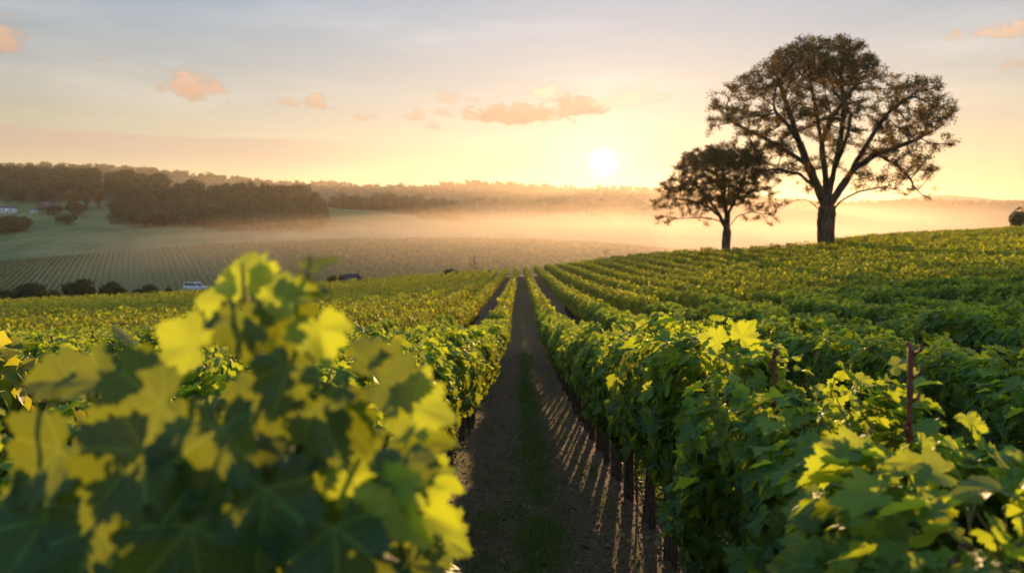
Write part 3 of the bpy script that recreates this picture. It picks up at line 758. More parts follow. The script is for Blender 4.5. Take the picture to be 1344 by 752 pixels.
Pl, Nl, Tl, rl = canopy(240, top=1.7, seed=99)
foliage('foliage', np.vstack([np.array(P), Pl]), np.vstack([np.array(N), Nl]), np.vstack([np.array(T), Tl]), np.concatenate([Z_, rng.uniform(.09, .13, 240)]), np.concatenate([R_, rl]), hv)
tag(hv, 'large out-of-focus grapevine leaning over the left foreground, nearest the camera', 'grapevine', 'grapevines standing in rows')
# pale spray of big leaves topping the right row
sp_ = [o for o in COL.objects if o.get('category') == 'grapevine' and o is not hv and abs(o.location.x - 1.15) < .1 and 3.6 < o.location.y < 4.8]
P = []; N = []; T = []; Z_ = []; R_ = []
if sp_:
    par = sp_[0]; mbs = MB(); inv = par.matrix_basis.inverted()
    for (px, py, Y, s_, tx, tz, ny, br) in [(972, 452, 4.2, .17, .6, .7, -.6, 1.), (945, 458, 4.2, .16, -.8, .3, -.6, 1.), (962, 478, 4.2, .13, .1, -.9, -.7, .55), (985, 470, 4.2, .12, .8, -.2, -.6, .9), (958, 500, 4.2, .14, -.4, -.9, -.6, .4), (990, 505, 4.2, .13, .5, -.8, -.6, .5)]:
        q = at(px, py - 8, Y); P.append(inv @ q); d3 = inv.to_3x3(); N.append(d3 @ Vector((0.05, ny, .12))); T.append(d3 @ Vector((tx, -.1, tz))); Z_.append(s_ * .8); R_.append(br)
    mbs.tube([inv @ at(968, 560, 4.25), inv @ at(970, 510, 4.22), inv @ at(966, 462, 4.2)], [.006, .005, .003], 6)
    sh_ = empty('vine_shoot_spray', (0, 0, 0)); bpy.data.objects.remove(sh_)
    shoot_ = mbs.build('shoot', M['green_stem'], par, smooth=True)
    lf_ = foliage('leaf_spray', np.array(P), np.array(N), np.array(T), np.array(Z_), np.array(R_), par)
    par['label'] = 'grapevine of the first right-hand row topped by a bright yellow-green leaf spray'

LQ0 = np.array([(0, 0, 0), (.38, .35, .06), (0, 1, -.05), (-.38, .35, .06)], float); LQ0f = [np.array([[0, 1, 2, 3]])]
# ------------------------------------------------------------------ alley floor: grass, clods, litter
def scatter(n_, y0, y1, x0, x1, p=1.6):
    y = y0 + (y1 - y0) * rng.random(n_) ** p; x = rng.uniform(x0, x1, n_); return x, y
x, y = scatter(110000, 3.6, 34, -0.75, 1.0)
cl = snoise(x * 1.0, y * 0.8, 4.2) + 0.5 * snoise(x, y, 11.0)
strp = np.exp(-((x - 0.20) / 0.20) ** 2) * 1.1 + 0.55 * np.exp(-((x + 0.28) / 0.14) ** 2) * (y < 8) + 0.12
keep = (rng.random(len(x)) < np.clip(strp * (0.85 + 1.4 * cl), 0, 1))
x, y, cl = x[keep], y[keep], cl[keep]; z = ground(x, y)
BT = np.array([(-.5, 0, 0), (.5, 0, 0), (-.35, .5, .12), (.35, .5, .12), (0, 1.0, .42)], float) * np.array([0.07, 1, 1]); BF = [np.array([[0, 1, 3, 2]]), np.array([[2, 3, 4]])]
n_ = len(x); tipd = np.stack([rng.normal(0, .5, n_), rng.normal(0, .5, n_), np.ones(n_)], 1); nn = np.stack([rng.normal(0, 1, n_), rng.normal(0, 1, n_), np.zeros(n_) + .1], 1)
V_, F_ = batch(BT, BF, rot_frames(nn, tipd), np.stack([x, y, z - .004], 1), rng.uniform(.035, .10, n_) * (1 + .5 * np.clip(cl, 0, 1)))
rn = np.tile(rng.random(n_), 2)
gr = raw_mesh('grass', V_, F_, M['grass_blade'], rnd=rn)
tag(gr, 'thin patchy green grass down the middle of the dirt path', 'grass', kind='stuff')
x, y = scatter(16000, 3.4, 30, -1.0, 1.6, 1.9); z = ground(x, y); n_ = len(x)
oc = np.array([(1, 0, 0), (-.9, .2, 0), (.1, 1, .1), (0, -.9, 0), (.1, 0, .75), (0, 0, -.6), (.6, .6, .4), (-.5, -.5, .45)], float)
of = [np.array([[0, 6, 4], [6, 2, 4], [2, 1, 4], [1, 7, 4], [7, 3, 4], [3, 0, 4], [2, 0, 5], [1, 2, 5], [3, 1, 5], [0, 3, 5], [0, 2, 6], [1, 3, 7]])]
V_, F_ = batch(oc, of, rot_frames(rng.normal(0, .35, (n_, 3)) + [0, 0, 1], rng.normal(0, 1, (n_, 3))), np.stack([x, y, z + .002], 1), 0.005 + 0.017 * rng.random(n_) ** 4 + 0.006 * rng.random(n_))
tag(raw_mesh('soil_clods', V_, F_, M['stone']), 'small brown clods and stones strewn over the dirt path', 'clods', kind='stuff')
x, y = scatter(260, 3.6, 16, -0.8, 1.3, 1.3); z = ground(x, y); n_ = len(x)
V_, F_ = batch(leaf_shapes(n_), LTf, rot_frames(rng.normal(0, .3, (n_, 3)) + [0, 0, 1], rng.normal(0, 1, (n_, 3))), np.stack([x, y, z + .012], 1), rng.uniform(.03, .07, n_))
M['dry_leaf'] = simple('dry_leaf', (0.16, 0.095, 0.045), (0.24, 0.16, 0.09), 12, 0.8, 0.2, 0.2)
tag(raw_mesh('leaf_litter', V_, F_, M['dry_leaf']), 'dry brown fallen vine leaves lying on the dirt path', 'fallen leaves', kind='stuff')

# low herbs added along the vine feet to block low sun streaks
xw = []; yw = []
for k in (0, 1, 2, -1, -2):
    n_ = 9500 if k == 0 else 2600
    yy_ = 2.2 + 40 * rng.random(n_) ** 1.5; off = (rng.uniform(.15, .95, n_) if k >= 0 else rng.uniform(-.5, .1, n_))
    kk = snoise(yy_ * 1.0, off + k * 5, 2.6) + .5 * snoise(yy_, off, 9.0) > (-0.12 if k == 0 else 0.0)
    xw.append(row_x(k) + off[kk]); yw.append(yy_[kk])
xw = np.concatenate(xw); yw = np.concatenate(yw); zw = ground(xw, yw); n_ = len(xw); rep_ = np.repeat(np.arange(n_), 5); m_ = len(rep_)
hz_ = rng.uniform(0.01, 1, m_) ** 1.4 * np.where((xw[rep_] > 1.2) & (xw[rep_] < 2.2), .28, .14)
Pw = np.stack([xw[rep_] + rng.normal(0, .035, m_), yw[rep_] + rng.normal(0, .035, m_), zw[rep_] + hz_], 1)
V_, F_ = batch(LQ0, LQ0f, rot_frames(rng.normal(0, .7, (m_, 3)) + [0, 0, .8], rng.normal(0, 1, (m_, 3)) + [0, 0, .5]), Pw, rng.uniform(.025, .06, m_))
tag(raw_mesh('sunblock_weeds', V_, F_, M['grass_blade'], rnd=rng.random(m_)), 'low ragged herbs added along the vine rows to block low sun', 'sunblock_weeds', kind='stuff')

# ------------------------------------------------------------------ great trees
def grow(skel, attr, step=0.5, dinf=7.0, dk=0.95, iters=120):
    nodes = []; par = []
    for pl, root in skel:
        prev = root
        if root is None: nodes.append(np.array(pl[0])); par.append(-1); prev = 0
        elif root == 'near':
            d_ = [np.linalg.norm(n_ - np.array(pl[0])) for n_ in nodes]; prev = int(np.argmin(d_))
        for a_, b_ in zip(pl[:-1], pl[1:]):
            a_, b_ = np.array(a_, float), np.array(b_, float)
            k_ = max(1, int(round(np.linalg.norm(b_ - a_) / step)))
            for i in range(1, k_ + 1):
                nodes.append(a_ + (b_ - a_) * i / k_ + rng.normal(0, .05, 3)); par.append(prev); prev = len(nodes) - 1
    Nn = np.array(nodes); par = list(par); A_ = attr.copy()
    dmin = np.full(len(A_), 1e9); near = np.zeros(len(A_), int); st = 0
    for it in range(iters):
        new = Nn[st:]
        for c0 in range(0, len(new), 300):
            d_ = np.linalg.norm(A_[:, None] - new[None, c0:c0 + 300], axis=2); i_ = d_.argmin(1); v_ = d_[np.arange(len(A_)), i_]
            b_ = v_ < dmin; dmin[b_] = v_[b_]; near[b_] = st + c0 + i_[b_]
        k_ = dmin > dk; A_, dmin, near = A_[k_], dmin[k_], near[k_]
        if len(A_) == 0: break
        ac = dmin < dinf
        if not ac.any(): dinf *= 1.4; st = len(Nn); continue
        un, invx = np.unique(near[ac], return_inverse=True)
        dirs = unit(A_[ac] - Nn[near[ac]]); sm = np.zeros((len(un), 3)); np.add.at(sm, invx, dirs)
        sm = unit(unit(sm) + rng.normal(0, .22, sm.shape) + [0, 0, .03])
        st = len(Nn); Nn = np.vstack([Nn, Nn[un] + sm * step]); par += list(un)
    return Nn, np.array(par)
def wood(name, Nn, par, tip, expn, base_r, material, parent, rmax=99):
    n_ = len(Nn); ch = [[] for _ in range(n_)]
    for i, p_ in enumerate(par):
        if p_ >= 0: ch[p_].append(i)
    rad = np.zeros(n_)
    order = sorted(range(n_), key=lambda i: -i)
    for i in order: rad[i] = tip if not ch[i] else sum(rad[c_] ** expn for c_ in ch[i]) ** (1 / expn)
    rad = rad * min(1.0, 1.0) ; rad = np.where(rad > 0.1, rad * (base_r / rad[0]) ** (np.log(np.maximum(rad, .1) / .1) / math.log(rad[0] / .1)), rad)
    k4 = [i for i in range(n_) if Nn[i][2] < 0.09 * Nn[:, 2].max() and rad[i] > 0.6 * rad[0]]
    for i in k4: rad[i] *= 1.0 + 0.38 * max(0, 1 - max(Nn[i][2], 0) / (0.06 * Nn[:, 2].max()))
    Sm = Nn.copy()
    for _ in range(2):
        T_ = Sm.copy()
        for i in range(n_):
            if par[i] >= 0 and ch[i]:
                b_ = max(ch[i], key=lambda c_: rad[c_]); T_[i] = 0.5 * Sm[i] + 0.25 * (Sm[par[i]] + Sm[b_])
        Sm = T_
    random.seed(3); mb = MB(); stack = [0]
    while stack:
        s0 = stack.pop(); chain = [s0] if par[s0] < 0 else [par[s0], s0]; c_ = s0
        while ch[c_]:
            b_ = max(ch[c_], key=lambda q: rad[q])
            stack += [q for q in ch[c_] if q != b_]; chain.append(b_); c_ = b_
        if len(chain) < 2: continue
        rr = [rad[i] for i in chain]
        if par[s0] >= 0: rr[0] = min(rr[0], rr[1] * 1.45)
        big = max(rr); k_ = 14 if big > .4 else (9 if big > .15 else (5 if big > .06 else 3))
        mb.tube([tuple(Sm[i]) for i in chain], rr, k_, wob=0.10 if big > .2 else 0)
    return mb.build(name, material, parent, smooth=True), Sm, rad, ch
def tree_frame(bpx, bpy_, Y, zoff):
    q = at(bpx, bpy_, Y); base_ = Vector((q.x, Y, gz(q.x, Y) - zoff))
    def f(px, py, dep): p_ = at(px, py, Y + dep); return tuple(Vector((p_.x, p_.y, p_.z)) - base_)
    return base_, f
def lobes_pts(f, lobes, Y, dens):
    out = []
    for (px, py, rx, ry, deps, w_) in lobes:
        for dp in deps:
            c = np.array(f(px, py, dp)); k_ = Y / FX; ex = np.array([rx * k_, (rx + ry) * 0.5 * k_ * 0.95, ry * k_])
            n_ = max(4, int(dens * w_ * 4.19 * ex.prod())); v = unit(rng.normal(0, 1, (n_, 3))) * (rng.random((n_, 1)) ** (1 / 2.2)); out.append(c + v * ex)
    return np.vstack(out)
def leaf_tufts(Sm, rad, ch, rcut, nper, spread, size, dens_f=None):
    ids = [i for i in range(len(Sm)) if rad[i] < rcut]
    P = Sm[ids]; 
    if dens_f is not None: kp = rng.random(len(P)) < dens_f(P); P = P[kp]
    rep = np.repeat(np.arange(len(P)), nper); m_ = len(rep)
    off = unit(rng.normal(0, 1, (m_, 3))) * (rng.random((m_, 1)) ** 0.6) * spread * np.array([1, 1, 0.6]); off[:, 2] += 0.12 * spread
    Q = P[rep] + off; N_ = unit(rng.normal(0, .55, (m_, 3)) + [0, 0, .75]); T_ = rng.normal(0, 1, (m_, 3)); rv = np.clip(rng.normal(.45, .22, m_) + 0.1 * np.repeat(rng.normal(0, 1, len(P)), nper), 0, 1)
    return Q, N_, T_, rv, rng.uniform(.7, 1.3, m_) * size
LQ = np.array([(0, 0, 0), (.38, .35, .06), (0, 1, -.05), (-.38, .35, .06)], float); LQf = [np.array([[0, 1, 2, 3]])]
def crown(name, d_, material, parent):
    Q, N_, T_, rv, sz = d_; V_, F_ = batch(LQ, LQf, rot_frames(N_, T_), Q, sz)
    return raw_mesh(name, V_, F_, material, parent, rnd=rv)

TB = 105.0
base_, f = tree_frame(1084, 318, TB, 0.3)
big = empty('oak_tree', base_)
gl = [(1084, 330, 0), (1084, 300, 0), (1085, 276, 0), (1086, 258, 0)]
sk = [([(0, 0, -0.6)] + [f(*p_) for p_ in gl[1:]], None)]
for pl in [[(1084, 272, 0), (1070, 240, -1), (1060, 215, -2), (1050, 190, -2), (1035, 165, -3), (1015, 145, -3)],
           [(1086, 258, 0), (1083, 225, 1), (1078, 190, 1), (1072, 150, 2), (1064, 112, 2)],
           [(1087, 258, 0), (1096, 215, -1), (1104, 180, -1), (1108, 140, -1), (1103, 100, 0)],
           [(1087, 272, 0), (1104, 246, 1), (1120, 222, 2), (1150, 203, 2), (1180, 192, 3), (1212, 180, 3)],
           [(1112, 234, 1), (1128, 205, -2), (1148, 172, -3), (1165, 148, -3), (1192, 128, -3)],
           [(1088, 280, 0), (1106, 262, -2), (1128, 251, -3), (1158, 245, -3), (1180, 254, -4)],
           [(1080, 282, 0), (1062, 262, 2), (1042, 262, 3), (1026, 272, 3)],
           [(1074, 250, 0), (1050, 229, -2), (1020, 222, -4), (992, 226, -5)],
           [(1062, 218, -2), (1035, 200, 3), (1000, 180, 4), (958, 160, 4)],
           [(1085, 240, 1), (1080, 215, 4), (1078, 185, 8), (1090, 150, 9)],
           [(1092, 235, 0), (1098, 215, -4), (1110, 185, -8), (1118, 150, -9)],
           [(1078, 190, 1), (1095, 150, 3), (1125, 110, 3)],
           [(1150, 203, 2), (1175, 215, 0), (1195, 235, -1), (1210, 258, -2)],
           [(1050, 190, -2), (1030, 130, 1), (1020, 100, 2)]]:
    sk.append(([f(*p_) for p_ in pl], 'near'))
LB = [(1078, 84, 70, 34, (-5, 0, 5), 1.0), (1020, 104, 48, 26, (-3, 4), 1.0), (985, 118, 36, 22, (0, 3), 1.), (1120, 92, 42, 28, (-3, 3), 1.0), (1150, 108, 22, 16, (0,), .8), (955, 148, 32, 22, (2, 5), 1.), (935, 172, 16, 12, (3,), .8), (935, 128, 18, 10, (3,), .8),
      (990, 158, 42, 26, (-4, 4), .9), (1012, 190, 40, 22, (-4, 2), .8), (970, 195, 34, 14, (0,), .7), (1195, 118, 44, 22, (-4, 2), 1.0), (1222, 148, 36, 26, (-2, 3), 1.0), (1170, 150, 34, 20, (-4, 2), .7), (1232, 186, 30, 18, (0,), .8), (1190, 175, 44, 20, (-3, 4), .9),
      (1165, 200, 40, 14, (-2, 3), .7), (1085, 135, 62, 28, (-9, 9), .55), (1050, 160, 40, 24, (-7, 7), .45), (1110, 175, 40, 28, (-8, 8), .35), (1145, 238, 42, 12, (-4, 0), .8), (1200, 220, 38, 18, (-3, 1), .8), (1215, 252, 24, 20, (-2,), .55),
      (1005, 226, 42, 18, (-5, 0), .6), (1030, 262, 28, 14, (2,), .40), (1065, 255, 26, 16, (-3, 3), .30), (1175, 258, 28, 12, (-4,), .35), (1060, 215, 36, 18, (-6, 6), .30), (1120, 215, 30, 16, (6,), .3)]
attr = lobes_pts(f, LB, TB, 0.62)
print('attractors', len(attr))
Nn, par = grow(sk, attr, step=0.5, dinf=7, dk=0.62)
wd, Sm, rad, ch = wood('trunk', Nn, par, 0.028, 2.12, 1.12, M['oak_bark'], big)
zl = float(np.array(f(1084, 236, 0))[2])
crown('crown', leaf_tufts(Sm, rad, ch, 0.05, 30, 0.70, 0.22, lambda P: np.clip(0.34 + 0.70 * sstep((P[:, 2] - zl + 4) / 8.0), 0, 1)), M['tree_leaf'], big)
print('big tree nodes', len(Nn))
tag(big, 'tall broad dark oak with a wide spreading crown, the larger of the two trees', 'tree')
# flared foot
TS = 104.0
base_, f = tree_frame(953, 324, TS, 0.3)
sm_ = empty('oak_tree', base_)
sk = [([(0, 0, -0.6), f(953, 312, 0), f(954, 300, 0)], None)]
for pl in [[(954, 302, 0), (945, 285, -1), (930, 272, -1), (905, 262, -1), (885, 262, -1)], [(954, 300, 0), (952, 275, 1), (946, 245, 1), (938, 220, 1)], [(954, 302, 0), (966, 285, 1), (985, 278, 1), (1008, 282, 1)],
           [(953, 288, 0), (965, 262, -1), (978, 235, -1)], [(946, 285, -1), (925, 255, 2), (905, 235, 2)], [(945, 290, 0), (920, 285, -2), (895, 288, -2)], [(953, 280, 0), (955, 260, 4), (958, 235, 4)], [(953, 280, 0), (950, 260, -3), (952, 235, -4)], [(966, 262, -1), (990, 250, 1), (1005, 250, 1)]]:
    sk.append(([f(*p_) for p_ in pl], 'near'))
LS = [(940, 208, 46, 18, (-4, 0, 4), 1.0), (905, 222, 30, 16, (0,), 1.), (975, 212, 34, 18, (-2, 2), 1.), (888, 248, 28, 16, (-1, 2), 1.), (872, 268, 17, 12, (0,), .9), (925, 238, 40, 18, (-3, 3), .8), (960, 240, 40, 18, (-3, 3), .8), (1000, 238, 24, 18, (0,), .9),
      (872, 288, 18, 12, (-1,), .9), (862, 268, 12, 12, (1,), .9), (1016, 262, 14, 14, (0,), .9), (925, 262, 34, 16, (-3, 3), .5), (968, 256, 34, 16, (-3, 3), .5), (900, 275, 24, 12, (-2,), .6), (1005, 270, 20, 10, (0,), .7), (1008, 290, 17, 8, (1,), .8), (990, 288, 16, 7, (1,), .5), (940, 268, 34, 14, (-3, 3), .35), (975, 265, 26, 12, (2,), .4), (930, 290, 20, 8, (-2,), .35)]
attr = lobes_pts(f, LS, TS, 1.9)
Nn, par = grow(sk, attr, step=0.34, dinf=4.5, dk=0.42)
wd, Sm, rad, ch = wood('trunk', Nn, par, 0.016, 2.05, 0.56, M['oak_bark'], sm_)
crown('crown', leaf_tufts(Sm, rad, ch, 0.036, 30, 0.50, 0.17, lambda P: np.clip(0.70 + 0.3 * sstep((P[:, 2] - 4) / 4), 0, 1)), M['tree_leaf'], sm_)
tag(sm_, 'smaller round oak on the field edge, left of the tall one and near the sun', 'tree')
print('small tree nodes', len(Nn))

# ------------------------------------------------------------------ shrubs and lesser trees
def blob_pts(n_, nl, seed, flat=0.8):
    r = np.random.default_rng(seed); C = unit(r.normal(0, 1, (nl, 3))) * r.uniform(.25, .62, (nl, 1)) * [1, 1, flat]; C[:, 2] += 0.05
    rr = r.uniform(.30, .48, nl); i_ = r.integers(0, nl, n_); v = unit(r.normal(0, 1, (n_, 3)) + [0, 0, .25]); P = C[i_] + v * rr[i_][:, None] * r.uniform(.82, 1.08, (n_, 1))
    return P, v + r.normal(0, .35, (n_, 3)), np.repeat(r.normal(0, .12, nl), 1)[i_]
BL = [blob_pts(900, 9 + i, 40 + i) for i in range(8)]
ICO_v = unit(np.array([(x_, y_, z_) for x_ in (-1, 0, 1) for y_ in (-1, 0, 1) for z_ in (-1, 0, 1) if (x_, y_, z_) != (0, 0, 0)], float))
def core_mb(c, rx, ry, rz):
    mb = MB(); n_ = 7; rings = []
    for i in range(n_):
        th = math.pi * (i + .5) / n_; rings.append(((c[0], c[1], c[2] - rz * math.cos(th)), math.sin(th)))
    k_ = 9; b = 0
    for (p_, s_) in rings:
        for j in range(k_):
            a = 2 * math.pi * j / k_; w_ = random.uniform(.85, 1.05); mb.v.append((p_[0] + rx * s_ * w_ * math.cos(a), p_[1] + ry * s_ * w_ * math.sin(a), p_[2]))
    mb.n = n_ * k_
    for i in range(n_ - 1):
        for j in range(k_): mb.q.append((i * k_ + j, i * k_ + (j + 1) % k_, (i + 1) * k_ + (j + 1) % k_, (i + 1) * k_ + j))
    mb.v += [(c[0], c[1], c[2] - rz), (c[0], c[1], c[2] + rz)]
    for j in range(k_): mb.t += [(mb.n, (j + 1) % k_, j), (mb.n + 1, (n_ - 1) * k_ + j, (n_ - 1) * k_ + (j + 1) % k_)]
    mb.n += 2
    return mb
def shrub(name, px, ptop, Y, wpx, label, cat, group=None, leaf=None, n_=2200, lsz=None, seed=0, trunk_h=0.12, hmin=1.5, hcap=None):
    q = at(px, ptop, Y); z0 = gz(q.x, Y); h = max(hmin, q.z - z0)
    if hcap and h > hcap: h = hcap
    wd_ = wpx / FX * Y / 2; top = z0 + h
    root = empty(name, (q.x, Y, z0)); hh = h * (1 - trunk_h) / 2; cz = h - hh
    P, N_, dv = blob_pts(n_, 12, 300 + seed, 0.85); P = P * np.array([wd_, wd_, hh]) * 1.0 + [0, 0, cz]
    sz = lsz or max(0.16, wd_ * 0.13)
    sz_ = rng.uniform(.7, 1.3, n_) * sz
    V_, F_ = batch(LQ, LQf, rot_frames(N_, rng.normal(0, 1, (n_, 3))), P, sz_ * 1.4)
    raw_mesh('crown', V_, F_, leaf or M['wood_leaf'], root, rnd=np.clip(.4 + dv + rng.normal(0, .15, n_), 0, 1))
    random.seed(seed + 5); mb = MB()
    for a in range(5):
        th = a * 1.26; mb.tube([(0, 0, -.3), (math.cos(th) * wd_ * .12, math.sin(th) * wd_ * .12, h * .3), (math.cos(th) * wd_ * .4, math.sin(th) * wd_ * .4, h * .62), (math.cos(th) * wd_ * .6, math.sin(th) * wd_ * .6, h * .8)], [h * .028, h * .02, h * .012, h * .005], 6)
    mb.build('trunk', M['bark'], root, smooth=True)
    return tag(root, label, cat, group)
hg = 'hedge bushes beyond the field edge'
for i, (px, pt, Y, wpx, lb) in enumerate([(2, 377, 150, 44, 'dark round bush at the left end of the hedge below the slope'), (42, 367, 172, 52, 'wide dark bush, second from the left in the hedge line'),
        (101, 366, 165, 52, 'big domed bush in the middle of the hedge below the slope'), (148, 368, 160, 46, 'compact dark domed bush at the right end of the hedge'), (70, 380, 150, 26, 'low small bush between the two left hedge bushes'),
        (197, 371, 175, 28, 'pale small bush between the domed hedge and the parked car'), (180, 377, 168, 26, 'flat low bush just right of the domed hedge bush'), (222, 376, 172, 22, 'tiny hazy bush just left of the parked car')]):
    shrub('hedge_bush', px, pt, Y, wpx, lb, 'bush', hg, seed=i, n_=2600, trunk_h=.02)
for i, (px, pt, Y, wpx, lb) in enumerate([(436, 359, 168, 18, 'hazy brown bush left of the purple hut'), (449, 359, 172, 20, 'brown bush touching the left side of the purple hut'), (471, 360, 172, 8, 'tiny bush against the right side of the purple hut'),
        (589, 352, 181, 30, 'low wide bush poking over the crest left of the bare tree'), (640, 352, 192, 10, 'tiny bush on the crest right of the bare tree'), (497, 363, 176, 22, 'low flat bush on the crest right of the purple hut')]):
    shrub('field_bush', px, pt, Y, wpx, lb, 'bush', 'small bushes along the field crest', seed=20 + i, n_=1500, trunk_h=.02)
shrub('field_bush', 1338, 271, 158, 30, 'dark leafy bush at the right edge above the upper vine strip', 'bush', seed=33, n_=900, lsz=.34, trunk_h=.05)

def bare_tree(px, ptop, Y, seed, label, cat, leafy=False, width=.35):
    q = at(px, ptop, Y); z0 = gz(q.x, Y); h = q.z - z0; root = empty('sapling', (q.x, Y, z0)); random.seed(seed); mb = MB(); tips = []
    mb.tube([(random.uniform(-.03, .03) * k, 0, h * k / 8) for k in range(9)], [h * .016 * (1 - k / 9.5) for k in range(9)], 7)
    for k in range(26 if not leafy else 9):
        zz = h * random.uniform(.30, .95); th = random.uniform(0, 6.28); L = h * width * (1.15 - zz / h) * random.uniform(.6, 1.1) + .2; q0 = Vector((0, 0, zz)); d_ = Vector((math.cos(th), math.sin(th), .75))
        pts = [q0 + d_ * L * t_ + Vector((0, 0, .12 * L * t_ * t_)) for t_ in (0, .35, .7, 1.0)]; mb.tube(pts, [.035, .026, .018, .01], 4); tips.append(pts[-1])
        for t_ in (.4, .65, .85):
            q1 = q0 + d_ * L * t_; mb.tube([q1, q1 + Vector((random.uniform(-.5, .5), random.uniform(-.5, .5), .55)) * L * .45], [.014, .007], 3)
    mb.build('trunk', M['bark'], root)
    P = np.array(tips)[rng.integers(0, len(tips), 160 if leafy else 90)] + rng.normal(0, .16, (160 if leafy else 90, 3))
    if leafy: P = P[P[:, 2] > h * .6]
    crown('crown', (P, rng.normal(0, 1, (len(P), 3)), rng.normal(0, 1, (len(P), 3)), rng.random(len(P)), np.full(len(P), .16)), M['wood_leaf'], root)
    return tag(root, label, cat)
bare_tree(622.5, 335, 190, 4, 'bare thin little tree standing on the crest left of the central path', 'tree', width=.26)
bare_tree(795, 328, 165, 6, 'slim sapling with a few leaves on the crest below the sun', 'sapling', True, .12)

# valley: lone trees and scrub round the pasture
shrub('broadleaf_tree', 10, 282, 640, 58, 'large dark bushy mass of foliage at the left edge below the white house', 'tree', seed=41, n_=3000, trunk_h=-.12)
shrub('hedge_bush', 88, 282, 690, 30, 'lone dark bush standing out on the green pasture', 'bush', seed=42, n_=1500)
shrub('broadleaf_tree', 92, 232, 760, 26, 'tall rounded tree turning orange before the dark wood', 'tree', leaf=M['autumn_leaf'], seed=43, hcap=24, trunk_h=.1)
shrub('broadleaf_tree', 112, 240, 765, 14, 'narrow brownish tree just right of the tall orange one', 'tree', leaf=M['autumn_leaf'], seed=44, hcap=20)
shrub('broadleaf_tree', 129, 237, 775, 20, 'brown-green round tree, rightmost of the autumn trees', 'tree', leaf=M['autumn_leaf'], seed=45, hcap=20)
shrub('blossoming_tree', 62, 256, 742, 28, 'pale greyish-pink tree beside the low white shed', 'tree', leaf=M['blossom'], seed=46, hcap=13)
shrub('broadleaf_tree', 70, 262, 738, 22, 'dark round bush in front of the pale greyish tree', 'tree', seed=47, hcap=10)
shrub('broadleaf_tree', 96, 262, 738, 34, 'wide dark tree behind the lone pasture bush', 'tree', seed=48, hcap=12)
shrub('broadleaf_tree', 190, 272, 700, 50, 'broad dark tree at the left foot of the long wood', 'tree', seed=49, hcap=17, n_=2600)

# ------------------------------------------------------------------ woods
def wood_mass(name, spots, nl, lsz, label, material=None):
    m_ = len(spots); sp = np.array(spots); z = gbase(sp[:, 0], sp[:, 1]); Pa = []; Na = []; ra = []; sa = []; cores = MB()
    for i in range(m_):
        P, N_, dv = BL[i % 8]; s_ = rng.integers(0, 900, nl); h, w_ = sp[i, 2], sp[i, 3]; a = rng.uniform(0, 6.28); ca_, sa_ = math.cos(a), math.sin(a); q = P[s_]
        q = np.stack([(q[:, 0] * ca_ - q[:, 1] * sa_) * w_, (q[:, 0] * sa_ + q[:, 1] * ca_) * w_, q[:, 2] * h * .52 + h * .52], 1) + [sp[i, 0], sp[i, 1], z[i]]
        Pa.append(q); Na.append(N_[s_]); ra.append(np.clip(.4 + dv[s_] + rng.normal(0, .28) + rng.normal(0, .12, nl), 0, 1)); sa.append(np.full(nl, lsz * w_))
        c_ = core_mb((sp[i, 0], sp[i, 1], z[i] + h * .45), w_ * .62, w_ * .62, h * .42); b = cores.n
        cores.v += c_.v; cores.q += [tuple(b + k for k in q_) for q_ in c_.q]; cores.t += [tuple(b + k for k in q_) for q_ in c_.t]; cores.n += c_.n
    Pa = np.vstack(Pa); Na = np.vstack(Na); ra = np.concatenate(ra); sa = np.concatenate(sa) * rng.uniform(.7, 1.3, len(Pa))
    V_, F_ = batch(LQ, LQf, rot_frames(Na, rng.normal(0, 1, Na.shape)), Pa, sa)
    nV = len(V_); V2 = np.array(cores.v); F_.append(np.array(cores.q) + nV); F_.append(np.array(cores.t) + nV)
    rn = np.concatenate([ra, np.full(len(cores.q) + len(cores.t), .25)])
    o = raw_mesh(name, np.vstack([V_, V2]), F_, material or M['wood_leaf'], rnd=rn)
    return tag(o, label, 'wood', kind='stuff')
def spots(n_, px0, px1, Y0, Y1, h0, h1, wr=.42, cond=None):
    out = []
    while len(out) < n_:
        px, Y = rng.uniform(px0, px1), rng.uniform(Y0, Y1)
        if cond and not cond(px, Y): continue
        h = h0 + (h1 * 1.15 - h0) * rng.random() ** 1.5; out.append(((px - 683) / FX * Y, Y, h, h * wr * rng.uniform(.7, 1.6)))
    return out
wood_mass('wood', spots(230, 150, 428, 705, 830, 12, 18, cond=lambda px, Y: Y > 705 + max(0, 200 - px) * .5 and abs(Y - 770) < 70 * math.sqrt(max(0.02, 1 - ((px - 290) / 145) ** 4))), 260, .24, 'long dark wood on the rise beyond the green pasture')
wood_mass('wood', spots(330, -260, 215, 800, 1080, 13, 19, cond=lambda px, Y: Y > 800 + max(0, px) * .25), 150, .30, 'dark wooded hillside behind the white houses')
wood_mass('wood', spots(120, 432, 600, 900, 990, 10, 17, .5), 130, .30, 'hazy clumps of trees behind the end of the long wood')
wood_mass('wood', spots(110, 440, 530, 990, 1100, 10, 17, .5), 90, .32, 'scattered hazy trees on the middle hill')
wood_mass('wood', spots(230, 530, 870, 1240, 1400, 12, 24, .45), 90, .34, 'misty line of trees under the sun')
wood_mass('wood', spots(1100, -300, 1080, 2080, 2320, 5, 11, .8), 30, .5, 'trees along the top of the far ridge')
wood_mass('wood', spots(420, 1040, 1560, 1700, 1860, 5, 9, .9), 30, .5, 'wood on the low misty ridge behind the two oaks')

